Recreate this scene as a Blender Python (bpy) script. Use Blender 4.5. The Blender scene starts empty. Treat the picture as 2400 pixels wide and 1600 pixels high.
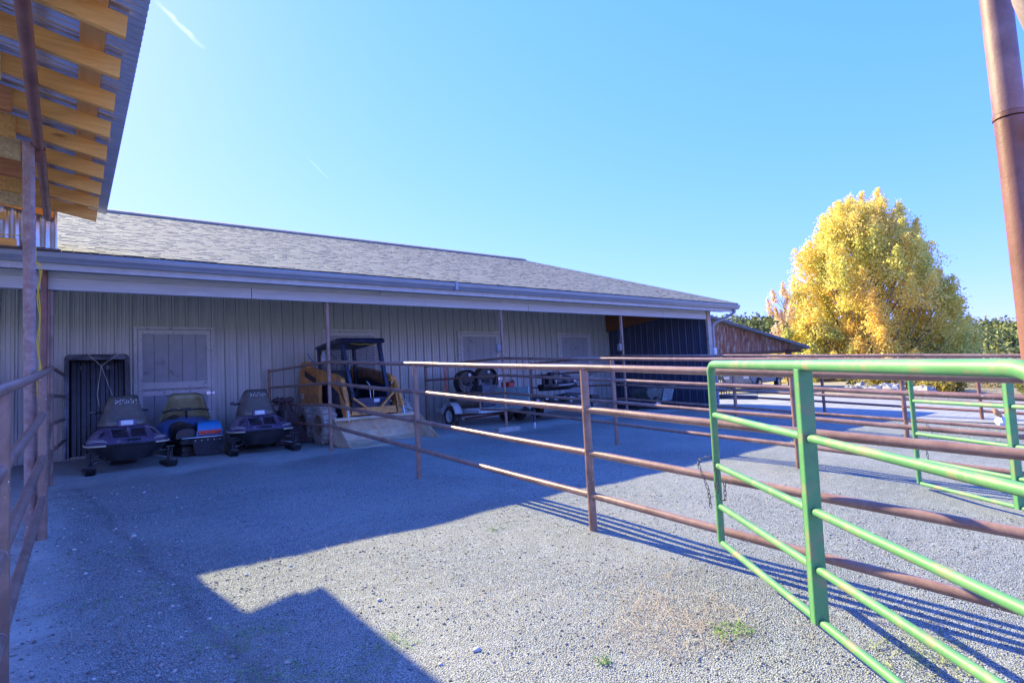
import bpy, math, random
import numpy as np
from mathutils import Vector, Matrix
random.seed(7); rng = np.random.default_rng(7)
PI = math.pi
S = bpy.context.scene
COL = S.collection
# ---------------------------------------------------------------- camera
cd = bpy.data.cameras.new('camera'); cam = bpy.data.objects.new('camera', cd); COL.objects.link(cam)
cam.matrix_world = Matrix(((0.7860, -0.0010, -0.6180, 0.0),
                           (-0.6160, -0.0870, -0.7830, -9.792),
                           (-0.0520, 0.9960, -0.0690, 1.050),
                           (0, 0, 0, 1)))
_r = cam.matrix_world.to_3x3(); _q = _r.to_quaternion(); _q.normalize()
cam.matrix_world = Matrix.LocRotScale(Vector((0.0, -9.792, 1.050)), _q, None)
cd.sensor_width = 36; cd.lens = 19.91; cd.clip_end = 3000; cd.clip_start = 0.02
S.camera = cam
# ---------------------------------------------------------------- world, sun, exposure
SUN = Vector((-0.245, 1.385, 1.0)).normalized()
EL = math.asin(SUN.z); AZ = math.atan2(SUN.x, SUN.y)
W = bpy.data.worlds.new('World'); S.world = W; W.use_nodes = True
wn = W.node_tree.nodes; wl = W.node_tree.links; wn.clear()
wo = wn.new('ShaderNodeOutputWorld'); wb = wn.new('ShaderNodeBackground'); sky = wn.new('ShaderNodeTexSky')
sky.sky_type = 'NISHITA'; sky.sun_disc = False; sky.sun_elevation = EL; sky.sun_rotation = AZ
sky.air_density = 1.2; sky.dust_density = 0.9; sky.ozone_density = 1.6; sky.altitude = 1500
wb.inputs['Strength'].default_value = 0.15
sp3 = wn.new('ShaderNodeSeparateColor'); cb3 = wn.new('ShaderNodeCombineColor'); wl.new(sky.outputs[0], sp3.inputs[0])
for i, (ga, sc) in enumerate(((.89, .184), (.47, .452), (.46, 1.45))):      # contrast and tint of the sky, channel by channel
    p_ = wn.new('ShaderNodeMath'); p_.operation = 'POWER'; wl.new(sp3.outputs[i], p_.inputs[0]); p_.inputs[1].default_value = ga
    q_ = wn.new('ShaderNodeMath'); q_.operation = 'MULTIPLY'; wl.new(p_.outputs[0], q_.inputs[0]); q_.inputs[1].default_value = sc
    wl.new(q_.outputs[0], cb3.inputs[i])
tc = wn.new('ShaderNodeTexCoord')
def wmath(op, a, b=None, c=None):
    n = wn.new('ShaderNodeMath'); n.operation = op
    for i, q in enumerate((a, b, c)):
        if q is None: continue
        if isinstance(q, (int, float)): n.inputs[i].default_value = q
        else: wl.new(q, n.inputs[i])
    return n.outputs[0]
def wdot(v):
    n = wn.new('ShaderNodeVectorMath'); n.operation = 'DOT_PRODUCT'; wl.new(tc.outputs['Generated'], n.inputs[0]); n.inputs[1].default_value = v; return n.outputs['Value']
wnz = wn.new('ShaderNodeTexNoise'); wnz.inputs['Scale'].default_value = 55; wnz.inputs['Detail'].default_value = 7; wl.new(tc.outputs['Generated'], wnz.inputs['Vector'])
cloud = None
for d1, d2, w, amp in (((.089,.843,.531),(.153,.859,.488), .0042, .38), ((.297,.88,.372),(.337,.879,.338), .0018, .12)):
    d1 = Vector(d1).normalized(); d2 = Vector(d2).normalized(); n_ = d1.cross(d2).normalized(); mid = (d1+d2).normalized(); hl_ = mid.dot(d1)
    dist = wmath('ABSOLUTE', wmath('MULTIPLY_ADD', wmath('SUBTRACT', wnz.outputs['Fac'], .5), w*1.6, wdot(n_)))
    a = wmath('SUBTRACT', 1.0, wmath('DIVIDE', dist, w)); a = wmath('MAXIMUM', a, 0)
    along = wmath('MULTIPLY', wmath('SUBTRACT', wdot(mid), hl_), 1/(1-hl_)); along = wmath('MINIMUM', wmath('MAXIMUM', along, 0), 1)
    a = wmath('MULTIPLY', wmath('MULTIPLY', a, along), wmath('MULTIPLY', wnz.outputs['Fac'], 2*amp))
    cloud = a if cloud is None else wmath('ADD', cloud, a)
cm = wn.new('ShaderNodeMix'); cm.data_type = 'RGBA'; wl.new(wmath('MINIMUM', cloud, .8), cm.inputs[0]); wl.new(cb3.outputs[0], cm.inputs[6]); cm.inputs[7].default_value = (1.7,1.75,1.85,1)
wl.new(cm.outputs[2], wb.inputs['Color']); wl.new(wb.outputs[0], wo.inputs['Surface'])
sd = bpy.data.lights.new('sun', 'SUN'); so = bpy.data.objects.new('sun', sd); COL.objects.link(so)
sd.energy = 2.0; sd.angle = math.radians(0.5); sd.color = (1.0, 0.89, 0.46)
so.rotation_euler = SUN.to_track_quat('Z', 'Y').to_euler()
S.view_settings.view_transform = 'Standard'; S.view_settings.look = 'None'
S.view_settings.exposure = 2.62; S.view_settings.gamma = 1.0

# ---------------------------------------------------------------- helpers
class MB:
    def __init__(s): s.v = []; s.f = []; s.c = []
    def add(s, vs, fs):
        o = len(s.v); s.v += [tuple(v) for v in vs]; s.f += [tuple(i + o for i in f) for f in fs]
    def box(s, x0, x1, y0, y1, z0, z1, M=None):
        vs = [Vector(p) for p in ((x0,y0,z0),(x1,y0,z0),(x1,y1,z0),(x0,y1,z0),(x0,y0,z1),(x1,y0,z1),(x1,y1,z1),(x0,y1,z1))]
        if M is not None: vs = [M @ v for v in vs]
        s.add(vs, [(0,3,2,1),(4,5,6,7),(0,1,5,4),(1,2,6,5),(2,3,7,6),(3,0,4,7)])
    def cbox(s, c, size, rot=(0,0,0)):
        M = Matrix.Translation(c) @ (Matrix.Rotation(rot[2],4,'Z') @ Matrix.Rotation(rot[1],4,'Y') @ Matrix.Rotation(rot[0],4,'X'))
        a, b, d = size[0]/2, size[1]/2, size[2]/2
        s.box(-a,a,-b,b,-d,d,M)
    def bar(s, p, q, w, h, up=(0,0,1)):
        p = Vector(p); q = Vector(q); d = (q-p).normalized(); u = Vector(up)
        sd_ = d.cross(u)
        if sd_.length < 1e-4: sd_ = d.cross(Vector((1,0,0)))
        sd_.normalize(); u = sd_.cross(d).normalized()
        vs = []
        for c in (p, q):
            for a, b in ((-1,-1),(1,-1),(1,1),(-1,1)): vs.append(c + sd_*(a*w/2) + u*(b*h/2))
        s.add(vs, [(0,3,2,1),(4,5,6,7),(0,1,5,4),(1,2,6,5),(2,3,7,6),(3,0,4,7)])
    def tube(s, pts, r, n=10, cap=True, closed=False):
        pts = [Vector(p) for p in pts]; N = len(pts)
        rr = r if isinstance(r, (list, tuple)) else [r]*N
        t0 = (pts[1]-pts[0]).normalized()
        a = t0.cross(Vector((0,0,1)))
        if a.length < 1e-3: a = t0.cross(Vector((1,0,0)))
        a.normalize(); vs = []
        for i, p in enumerate(pts):
            if closed: t = pts[(i+1)%N]-pts[i-1]
            elif i == 0: t = pts[1]-p
            elif i == N-1: t = p-pts[i-1]
            else: t = (pts[i+1]-p).normalized()+(p-pts[i-1]).normalized()
            t = t.normalized(); a = (a - t*a.dot(t)).normalized(); b = t.cross(a)
            for k in range(n):
                th = 2*PI*k/n; vs.append(p + a*(rr[i]*math.cos(th)) + b*(rr[i]*math.sin(th)))
        fs = []
        M_ = N if closed else N-1
        for i in range(M_):
            j = (i+1) % N
            for k in range(n): fs.append((i*n+k, i*n+(k+1)%n, j*n+(k+1)%n, j*n+k))
        if cap and not closed: fs += [tuple(reversed(range(n))), tuple(range((N-1)*n, N*n))]
        s.add(vs, fs)
    def lathe(s, prof, c=(0,0,0), axis='Z', n=24, M=None):
        vs = []; fs = []
        for (r, h) in prof:
            for k in range(n):
                th = 2*PI*k/n; x, y = r*math.cos(th), r*math.sin(th)
                v = {'Z': (x,y,h), 'X': (h,x,y), 'Y': (x,h,y)}[axis]
                v = Vector(v)
                if M is not None: v = M @ v
                vs.append(v + Vector(c))
        for i in range(len(prof)-1):
            for k in range(n): fs.append((i*n+k, i*n+(k+1)%n, (i+1)*n+(k+1)%n, (i+1)*n+k))
        s.add(vs, fs)
    def prism(s, poly, axis, a, b):   # polygon (2D) extruded along axis between a and b
        n = len(poly); vs = []
        for h in (a, b):
            for (p, q) in poly: vs.append({'X': (h,p,q), 'Y': (p,h,q), 'Z': (p,q,h)}[axis])
        s.add(vs, [tuple(range(n)), tuple(reversed(range(n, 2*n)))] + [(i, i+n, (i+1)%n+n, (i+1)%n) for i in range(n)])
    def grid(s, rows):
        n = len(rows[0]); vs = [p for r in rows for p in r]; fs = []
        for i in range(len(rows)-1):
            for j in range(n-1): fs.append((i*n+j, i*n+j+1, (i+1)*n+j+1, (i+1)*n+j))
        s.add(vs, fs)
    def build(s, name, mat, parent=None, smooth=False, bevel=0, fix=True, solid=0, subsurf=0, autos=True):
        me = bpy.data.meshes.new(name); me.from_pydata(s.v, [], s.f); me.update()
        o = bpy.data.objects.new(name, me); COL.objects.link(o)
        me.materials.append(mat)
        if fix:
            import bmesh
            bm = bmesh.new(); bm.from_mesh(me); bmesh.ops.recalc_face_normals(bm, faces=bm.faces); bm.to_mesh(me); bm.free()
        if parent is not None: o.parent = parent
        if smooth:
            for p in me.polygons: p.use_smooth = True
            if autos:
                try: me.set_sharp_from_angle(angle=math.radians(40))
                except Exception: pass
        if solid:
            m = o.modifiers.new('solid', 'SOLIDIFY'); m.thickness = solid; m.offset = 0
        if subsurf:
            m = o.modifiers.new('sub', 'SUBSURF'); m.levels = subsurf; m.render_levels = subsurf
        if bevel:
            m = o.modifiers.new('bev', 'BEVEL'); m.width = bevel; m.segments = 2; m.limit_method = 'ANGLE'
        return o

def tag(o, label=None, cat=None, group=None, kind=None):
    if label: o['label'] = label
    if cat: o['category'] = cat
    if group: o['group'] = group
    if kind: o['kind'] = kind
    return o
def empty(name, loc=(0,0,0), rz=0):
    o = bpy.data.objects.new(name, None); COL.objects.link(o); o.location = loc; o.rotation_euler = (0,0,rz)
    o.empty_display_size = 0.2
    return o
def copy_tree(o, parent=None):
    c = o.copy(); COL.objects.link(c)
    if parent is not None: c.parent = parent
    for ch in [x for x in bpy.data.objects if x.parent == o]: copy_tree(ch, c)
    return c

# ---------------------------------------------------------------- materials
def newmat(name):
    m = bpy.data.materials.new(name); m.use_nodes = True
    nt = m.node_tree; b = nt.nodes['Principled BSDF']; return m, nt, b
def noise(nt, scale, detail=4, rough=.6, vec=None, dist=0):
    n = nt.nodes.new('ShaderNodeTexNoise'); n.inputs['Scale'].default_value = scale
    n.inputs['Detail'].default_value = detail; n.inputs['Roughness'].default_value = rough
    n.inputs['Distortion'].default_value = dist
    if vec is not None: nt.links.new(vec, n.inputs['Vector'])
    return n.outputs['Fac']
def ramp(nt, fac, a, b, ca=(0,0,0,1), cb=(1,1,1,1)):
    r = nt.nodes.new('ShaderNodeValToRGB'); r.color_ramp.elements[0].position = a; r.color_ramp.elements[1].position = b
    r.color_ramp.elements[0].color = ca; r.color_ramp.elements[1].color = cb
    nt.links.new(fac, r.inputs['Fac']); return r.outputs['Color']
def mix(nt, fac, a, b, mode='MIX'):
    m = nt.nodes.new('ShaderNodeMix'); m.data_type = 'RGBA'; m.blend_type = mode
    if isinstance(fac, (int, float)): m.inputs[0].default_value = fac
    else: nt.links.new(fac, m.inputs[0])
    for i, c in ((6, a), (7, b)):
        if isinstance(c, (tuple, list)): m.inputs[i].default_value = (*c[:3], 1)
        else: nt.links.new(c, m.inputs[i])
    return m.outputs[2]
def coord(nt, scale=(1,1,1), kind='Object', rot=(0,0,0)):
    t = nt.nodes.new('ShaderNodeTexCoord'); mp = nt.nodes.new('ShaderNodeMapping')
    mp.inputs['Scale'].default_value = scale; mp.inputs['Rotation'].default_value = rot
    nt.links.new(t.outputs[kind], mp.inputs['Vector']); return mp.outputs['Vector']
def bump(nt, b, h, strength=.3, dist=.01):
    n = nt.nodes.new('ShaderNodeBump'); n.inputs['Strength'].default_value = strength; n.inputs['Distance'].default_value = dist
    nt.links.new(h, n.inputs['Height']); nt.links.new(n.outputs['Normal'], b.inputs['Normal']); return n
def M_plain(name, c, rough=.6, metal=0, var=.25, vscale=6, bumps=0, dirt=None, dirt_amt=.5, dscale=3, spec=None):
    m, nt, b = newmat(name)
    v = coord(nt)
    f = noise(nt, vscale, 5, .65, v)
    dark = tuple(x*(1-var) for x in c); lite = tuple(min(1, x*(1+var)) for x in c)
    col = mix(nt, ramp(nt, f, .3, .7), dark, lite)
    if dirt:
        f2 = noise(nt, dscale, 8, .7, v, .4)
        col = mix(nt, ramp(nt, f2, .62-dirt_amt*.3, .74-dirt_amt*.2), col, dirt)
    nt.links.new(col, b.inputs['Base Color'])
    b.inputs['Roughness'].default_value = rough; b.inputs['Metallic'].default_value = metal
    if spec is not None: b.inputs['Specular IOR Level'].default_value = spec
    if bumps: bump(nt, b, noise(nt, 60, 4, .6, v), bumps, .004)
    return m
def M_pipe(name, c1, c2, scale=9, fleck=True, rough=.5, specks=(.75,.72,.68)):
    m, nt, b = newmat(name); v = coord(nt)
    f = noise(nt, scale, 8, .7, v, .3)
    col = mix(nt, ramp(nt, f, .35, .68), c1, c2)
    f3 = noise(nt, scale*.35, 5, .6, v); col = mix(nt, ramp(nt, f3, .5, .75), col, tuple(x*.55 for x in c1))
    if fleck:
        vo = nt.nodes.new('ShaderNodeTexVoronoi'); vo.inputs['Scale'].default_value = 26; nt.links.new(v, vo.inputs['Vector'])
        g = nt.nodes.new('ShaderNodeMath'); g.operation = 'LESS_THAN'; g.inputs[1].default_value = .12; nt.links.new(vo.outputs['Distance'], g.inputs[0])
        f4 = noise(nt, 3.1, 3, .5, v); h = nt.nodes.new('ShaderNodeMath'); h.operation = 'GREATER_THAN'; h.inputs[1].default_value = .58; nt.links.new(f4, h.inputs[0])
        k = nt.nodes.new('ShaderNodeMath'); k.operation = 'MULTIPLY'; nt.links.new(g.outputs[0], k.inputs[0]); nt.links.new(h.outputs[0], k.inputs[1])
        col = mix(nt, k.outputs[0], col, specks)
    nt.links.new(col, b.inputs['Base Color']); b.inputs['Roughness'].default_value = rough
    bump(nt, b, noise(nt, 110, 5, .7, v), .35, .003)
    return m
def M_wood(name, c1, c2, axis='X', rough=.7, knots=True):
    m, nt, b = newmat(name)
    sc = {'X': (.7,9,9), 'Y': (9,.7,9), 'Z': (9,9,.7)}[axis]
    v = coord(nt, sc); f = noise(nt, 2.2, 8, .62, v, .9)
    col = mix(nt, ramp(nt, f, .32, .68), c1, c2)
    if knots:
        v2 = coord(nt, tuple(x**.5 for x in sc)); vo = nt.nodes.new('ShaderNodeTexVoronoi'); vo.inputs['Scale'].default_value = 1.7; nt.links.new(v2, vo.inputs['Vector'])
        col = mix(nt, ramp(nt, vo.outputs['Distance'], .06, .13, (1,1,1,1), (0,0,0,1)), col, tuple(x*.35 for x in c1))
    nt.links.new(col, b.inputs['Base Color']); b.inputs['Roughness'].default_value = rough
    bump(nt, b, f, .25, .004)
    return m
def M_attr(name, rough=.8, transl=0.0, spec=.2):
    m, nt, b = newmat(name); a = nt.nodes.new('ShaderNodeVertexColor'); a.layer_name = 'Col'
    nt.links.new(a.outputs['Color'], b.inputs['Base Color']); b.inputs['Roughness'].default_value = rough
    b.inputs['Specular IOR Level'].default_value = spec
    if transl:
        t = nt.nodes.new('ShaderNodeBsdfTranslucent'); nt.links.new(a.outputs['Color'], t.inputs['Color'])
        ms = nt.nodes.new('ShaderNodeMixShader'); ms.inputs[0].default_value = transl
        nt.links.new(b.outputs[0], ms.inputs[1]); nt.links.new(t.outputs[0], ms.inputs[2])
        nt.links.new(ms.outputs[0], nt.nodes['Material Output'].inputs['Surface'])
    return m

MAT = {}
MAT['pipe'] = M_pipe('rusty_brown_pipe', (.26,.14,.105), (.38,.235,.185), rough=.32)
MAT['pipe_red'] = M_pipe('red_primer_pipe', (.24,.10,.075), (.32,.15,.115), fleck=False, rough=.45)
MAT['pipe_pale'] = M_pipe('pale_rusty_pipe', (.46,.35,.32), (.28,.14,.12), scale=14, rough=.6)
MAT['green'] = M_plain('green_gate_paint', (.115,.32,.125), .48, var=.20, vscale=3, dirt=(.36,.25,.15), dirt_amt=.32, dscale=6, bumps=.15)
MAT['pine'] = M_wood('new_pine', (.80,.36,.075), (.98,.55,.16), 'X')
MAT['pineY'] = M_wood('new_pine_along', (.74,.33,.09), (.84,.42,.13), 'Y')
MAT['osb'] = M_plain('osb_board', (.86,.46,.12), .8, var=.25, vscale=28, dirt=(.20,.08,.03), dirt_amt=.12, dscale=24)
MAT['osb2'] = M_plain('pale_osb_board', (.90,.62,.28), .8, var=.3, vscale=22, dirt=(.40,.20,.07), dirt_amt=.14, dscale=30)
MAT['ply'] = M_wood('reddish_plywood', (.52,.20,.07), (.70,.34,.13), 'X')
MAT['galv'] = M_plain('galvanised_sheet', (.72,.74,.80), .27, metal=.75, var=.15, vscale=4)
MAT['galv2'] = M_plain('bright_corrugated_sheet', (.55,.58,.62), .3, metal=.75, var=.18, vscale=5)
MAT['dark_metal'] = M_plain('dark_steel', (.03,.032,.035), .45, var=.3)
MAT['black'] = M_plain('black_plastic', (.022,.023,.026), .42, var=.4, dirt=(.10,.10,.10), dirt_amt=.12)
MAT['rubber'] = M_plain('rubber', (.03,.03,.032), .85, var=.3, dirt=(.16,.14,.12), dirt_amt=.4, dscale=9)
MAT['mud_rubber'] = M_plain('muddy_rubber', (.36,.33,.29), .95, var=.35, vscale=14, dirt=(.50,.47,.43), dirt_amt=.6, dscale=16, bumps=.8)
MAT['chrome'] = M_plain('dull_chrome', (.55,.55,.55), .25, metal=.9, var=.15)
MAT['white'] = M_plain('white_paint', (.62,.66,.68), .5, var=.08, dirt=(.25,.18,.12), dirt_amt=.12, dscale=6)
MAT['purple'] = M_plain('faded_purple_paint', (.15,.125,.235), .24, var=.25, vscale=3, dirt=(.42,.38,.44), dirt_amt=.22, dscale=5)
MAT['bluep'] = M_plain('deep_blue_plastic', (.09,.20,.52), .35, var=.2, dirt=(.10,.14,.24), dirt_amt=.2)
MAT['lightblue'] = M_plain('light_blue_plastic', (.03,.26,.62), .35, var=.12, dirt=(.25,.35,.45), dirt_amt=.1)
MAT['redlens'] = M_plain('red_lens', (.85,.10,.08), .2, var=.15)
MAT['redpaint'] = M_plain('red_paint', (.45,.05,.035), .45, var=.2)
MAT['lens'] = M_plain('headlight_lens', (.80,.84,.82), .12, var=.1, vscale=30)
MAT['orange'] = M_plain('orange_machine_paint', (.75,.34,.09), .5, var=.22, vscale=4, dirt=(.17,.11,.07), dirt_amt=.32, dscale=6)
MAT['mud'] = M_plain('muddy_bucket', (.62,.50,.35), .95, var=.22, vscale=5, dirt=(.60,.33,.15), dirt_amt=.30, dscale=3.5, bumps=.4)
MAT['navy'] = M_plain('navy_frame_paint', (.022,.032,.075), .4, var=.3, dirt=(.12,.13,.16), dirt_amt=.15)
MAT['rope_o'] = M_plain('orange_rope', (.75,.13,.05), .8, var=.1)
MAT['yellow'] = M_plain('yellow_cord', (.75,.52,.03), .5, var=.1)
MAT['string'] = M_plain('pale_string', (.60,.57,.52), .8, var=.1)
MAT['cloth'] = M_plain('brown_cloth', (.115,.075,.08), .95, var=.35, vscale=10)
MAT['concrete'] = M_plain('concrete', (.38,.37,.35), .9, var=.2, vscale=8, bumps=.5)
MAT['chain'] = M_plain('chain_steel', (.10,.10,.11), .4, metal=.6, var=.3)
MAT['greybeam'] = M_wood('grey_painted_beam', (.50,.51,.53), (.60,.61,.63), 'X', knots=False)
MAT['soffit'] = M_plain('soffit_boards', (.20,.205,.22), .7, var=.2)
MAT['gutter'] = M_plain('gutter_metal', (.27,.29,.33), .35, metal=.2, var=.08, vscale=2)
MAT['fascia'] = M_plain('fascia_board', (.50,.51,.54), .6, var=.12, dirt=(.42,.27,.17), dirt_amt=.16, dscale=2.2)
MAT['doorpaint'] = M_plain('stall_door_paint', (.42,.46,.50), .6, var=.08, dirt=(.13,.13,.14), dirt_amt=.10, dscale=2.4)
MAT['trim'] = M_plain('door_trim_paint', (.66,.69,.71), .55, var=.1, dirt=(.16,.15,.14), dirt_amt=.15, dscale=9)
MAT['smoke'] = None; MAT['liner'] = M_plain('glossy_liner_plastic', (.030,.034,.042), .28, var=.4, dirt=(.07,.075,.085), dirt_amt=.2); MAT['oldbox'] = M_plain('weathered_grey_box', (.22,.22,.24), .6)
def smoke(name, c, a):
    m, nt, b = newmat(name); v = coord(nt); f = noise(nt, 7, 5, .6, v)
    nt.links.new(mix(nt, ramp(nt, f, .35, .7), tuple(x*.8 for x in c), tuple(x*1.15 for x in c)), b.inputs['Base Color'])
    b.inputs['Roughness'].default_value = .25; b.inputs['Alpha'].default_value = a
    return m
MAT['smoke'] = smoke('smoked_windshield', (.20,.19,.17), .93)
MAT['amber'] = smoke('yellowed_windshield', (.44,.40,.20), .90)
# painted ribbed steel: a worn, dusty film
def M_steel(name, c, dust, amt, axis='X', off=14.0, lite=.30):
    m, nt, b = newmat(name); v = coord(nt, (3,3,.35)); v2 = coord(nt)
    f = noise(nt, 3, 8, .7, v, .2); col = mix(nt, ramp(nt, f, .42, .72), c, dust)
    f2 = noise(nt, 22, 5, .7, v2); col = mix(nt, ramp(nt, f2, .70, .78), col, tuple(min(1, x*1.7+amt) for x in c))
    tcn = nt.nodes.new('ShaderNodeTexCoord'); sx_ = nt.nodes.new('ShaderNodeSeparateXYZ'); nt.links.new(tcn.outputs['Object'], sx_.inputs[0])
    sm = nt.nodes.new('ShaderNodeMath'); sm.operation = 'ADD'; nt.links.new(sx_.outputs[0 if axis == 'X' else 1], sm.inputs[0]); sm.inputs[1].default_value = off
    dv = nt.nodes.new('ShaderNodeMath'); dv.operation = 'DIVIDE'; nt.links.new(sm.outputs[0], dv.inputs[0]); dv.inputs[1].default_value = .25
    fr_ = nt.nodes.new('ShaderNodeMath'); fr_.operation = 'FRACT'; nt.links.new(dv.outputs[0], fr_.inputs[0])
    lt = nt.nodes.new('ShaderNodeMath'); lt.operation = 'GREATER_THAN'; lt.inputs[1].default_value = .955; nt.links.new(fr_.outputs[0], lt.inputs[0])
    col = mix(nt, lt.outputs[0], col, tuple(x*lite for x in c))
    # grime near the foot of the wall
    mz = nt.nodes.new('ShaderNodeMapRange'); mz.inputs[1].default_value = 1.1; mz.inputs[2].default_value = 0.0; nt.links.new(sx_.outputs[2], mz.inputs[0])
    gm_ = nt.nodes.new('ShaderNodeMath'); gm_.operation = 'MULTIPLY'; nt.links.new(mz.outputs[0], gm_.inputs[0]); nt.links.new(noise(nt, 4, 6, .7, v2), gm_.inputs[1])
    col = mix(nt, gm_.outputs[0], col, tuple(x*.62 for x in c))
    nt.links.new(col, b.inputs['Base Color']); b.inputs['Roughness'].default_value = .36; b.inputs['Metallic'].default_value = .05
    return m
MAT['siding'] = M_steel('ribbed_steel_siding', (.53,.565,.54), (.66,.685,.65), .02)
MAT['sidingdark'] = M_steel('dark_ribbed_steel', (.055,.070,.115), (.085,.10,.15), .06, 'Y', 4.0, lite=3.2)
# ---------------------------------------------------------------- ground
def gz(x, y):
    z = 0.0453*min(y, 0.0)
    if y < -13: z = 0.0453*-13
    if x > 13.5:
        t = min(1, (x-13.5)/2.0); z = z*(1-t) + t*(0.030*max(min(y, 0), -14) - 0.14)
    return z
xs = list(np.concatenate([np.linspace(-400,-30,6), np.linspace(-24,-2,12), np.arange(-1.6,14,.22), np.linspace(14.3,34,34), np.linspace(38,600,16)]))
ys = list(np.concatenate([np.linspace(-500,-30,6), np.linspace(-24,-11,8), np.arange(-10.6,6,.22), np.linspace(6.4,30,24), np.linspace(36,900,14)]))
g = MB(); rows = []
def micro(x, y):
    if -3 < x < 20 and -12 < y < 6:
        return .012*math.sin(x*1.9+.7*math.sin(y*1.3)) * math.cos(y*1.6+.5*x) + .006*math.sin(5.1*x+3*y)
    return 0
for y in ys: rows.append([(x, y, gz(x, y)+micro(x, y)-(0.0 if y < 60 else 0)) for x in xs])
g.grid(rows)
def M_ground():
    m, nt, b = newmat('gravel_ground'); v = coord(nt)
    big = noise(nt, .6, 6, .6, v); 
    # stones
    def vor(scale, feat='F1'):
        o = nt.nodes.new('ShaderNodeTexVoronoi'); o.inputs['Scale'].default_value = scale; o.feature = feat; nt.links.new(v, o.inputs['Vector']); return o
    a = vor(115); c = vor(230)
    sep = nt.nodes.new('ShaderNodeSeparateColor'); nt.links.new(a.outputs['Color'], sep.inputs[0])
    stone = mix(nt, ramp(nt, sep.outputs[0], .1, .95), (.295,.32,.315), (.575,.615,.595))
    sep2 = nt.nodes.new('ShaderNodeSeparateColor'); nt.links.new(c.outputs['Color'], sep2.inputs[0])
    fine = mix(nt, ramp(nt, sep2.outputs[0], .1, .9), (.315,.34,.335), (.54,.575,.555))
    base = mix(nt, .5, stone, fine)
    # bright quartz chips
    q = ramp(nt, sep.outputs[1], .955, .965); base = mix(nt, q, base, (.62,.61,.60))
    # gaps
    base = mix(nt, ramp(nt, a.outputs['Distance'], .36, .60), base, (.11,.12,.13))
    base = mix(nt, ramp(nt, big, .35, .72), base, mix(nt, .45, base, (.50,.48,.45)))
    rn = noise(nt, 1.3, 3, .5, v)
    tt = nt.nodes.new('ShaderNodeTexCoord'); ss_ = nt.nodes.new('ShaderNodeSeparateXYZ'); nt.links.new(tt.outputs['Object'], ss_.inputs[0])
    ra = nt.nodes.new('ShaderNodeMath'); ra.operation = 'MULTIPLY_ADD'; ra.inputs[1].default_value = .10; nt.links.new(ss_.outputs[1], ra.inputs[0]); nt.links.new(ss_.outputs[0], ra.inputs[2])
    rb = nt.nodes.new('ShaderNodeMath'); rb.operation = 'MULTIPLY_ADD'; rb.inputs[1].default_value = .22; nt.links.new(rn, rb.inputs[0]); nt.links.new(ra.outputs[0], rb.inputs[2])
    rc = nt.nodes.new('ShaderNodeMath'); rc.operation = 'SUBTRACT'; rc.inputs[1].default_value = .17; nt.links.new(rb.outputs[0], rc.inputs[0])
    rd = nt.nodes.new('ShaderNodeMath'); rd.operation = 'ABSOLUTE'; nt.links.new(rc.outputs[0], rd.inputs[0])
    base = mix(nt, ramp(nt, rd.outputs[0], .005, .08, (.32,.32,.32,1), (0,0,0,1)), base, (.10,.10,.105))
    base = mix(nt, ramp(nt, noise(nt, .9, 5, .6, v), .55, .8), base, mix(nt, .5, base, (.20,.19,.18)))
    # pale dust under the porch
    t = nt.nodes.new('ShaderNodeTexCoord'); sx = nt.nodes.new('ShaderNodeSeparateXYZ'); nt.links.new(t.outputs['Object'], sx.inputs[0])
    n1 = noise(nt, 1.1, 6, .65, v)
    ad = nt.nodes.new('ShaderNodeMath'); ad.operation = 'MULTIPLY_ADD'; ad.inputs[1].default_value = 1.6; nt.links.new(n1, ad.inputs[0]); nt.links.new(sx.outputs[1], ad.inputs[2])
    # left strip is dustier too
    lx = nt.nodes.new('ShaderNodeMath'); lx.operation = 'MULTIPLY_ADD'; lx.inputs[1].default_value = -1.3; lx.inputs[2].default_value = -.3
    nt.links.new(sx.outputs[0], lx.inputs[0])
    n2 = noise(nt, 2.2, 6, .7, v); l2 = nt.nodes.new('ShaderNodeMath'); l2.operation = 'MULTIPLY_ADD'; l2.inputs[1].default_value = 1.5; nt.links.new(n2, l2.inputs[0]); nt.links.new(lx.outputs[0], l2.inputs[2])
    mx = nt.nodes.new('ShaderNodeMath'); mx.operation = 'MAXIMUM'; nt.links.new(ad.outputs[0], mx.inputs[0]); nt.links.new(l2.outputs[0], mx.inputs[1])
    dustf = ramp(nt, mx.outputs[0], .30, .95)
    dust = mix(nt, ramp(nt, noise(nt, 9, 6, .7, v), .3, .75), (.35,.38,.38), (.58,.62,.61))
    df = nt.nodes.new('ShaderNodeMath'); df.operation = 'MULTIPLY'; df.inputs[1].default_value = .8; nt.links.new(dustf, df.inputs[0])
    base = mix(nt, df.outputs[0], base, dust)
    # dry tan grass land far away
    vl = nt.nodes.new('ShaderNodeMath'); vl.operation = 'ADD'; nt.links.new(sx.outputs[0], vl.inputs[0]); nt.links.new(sx.outputs[1], vl.inputs[1])
    far = ramp(nt, noise(nt, .08, 5, .6, v), .3, .7, (.30,.24,.15,1), (.42,.36,.24,1))
    mr = nt.nodes.new('ShaderNodeMapRange'); mr.inputs[1].default_value = 22.2; mr.inputs[2].default_value = 24.5; nt.links.new(sx.outputs[0], mr.inputs[0])
    base = mix(nt, mr.outputs[0], base, far)
    nt.links.new(base, b.inputs['Base Color']); b.inputs['Roughness'].default_value = .9; b.inputs['Specular IOR Level'].default_value = .25
    # bump
    inv = nt.nodes.new('ShaderNodeMath'); inv.operation = 'SUBTRACT'; inv.inputs[0].default_value = 1; nt.links.new(a.outputs['Distance'], inv.inputs[1])
    rs = nt.nodes.new('ShaderNodeMath'); rs.operation = 'MULTIPLY'; nt.links.new(inv.outputs[0], rs.inputs[0]); nt.links.new(sep.outputs[2], rs.inputs[1])
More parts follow.
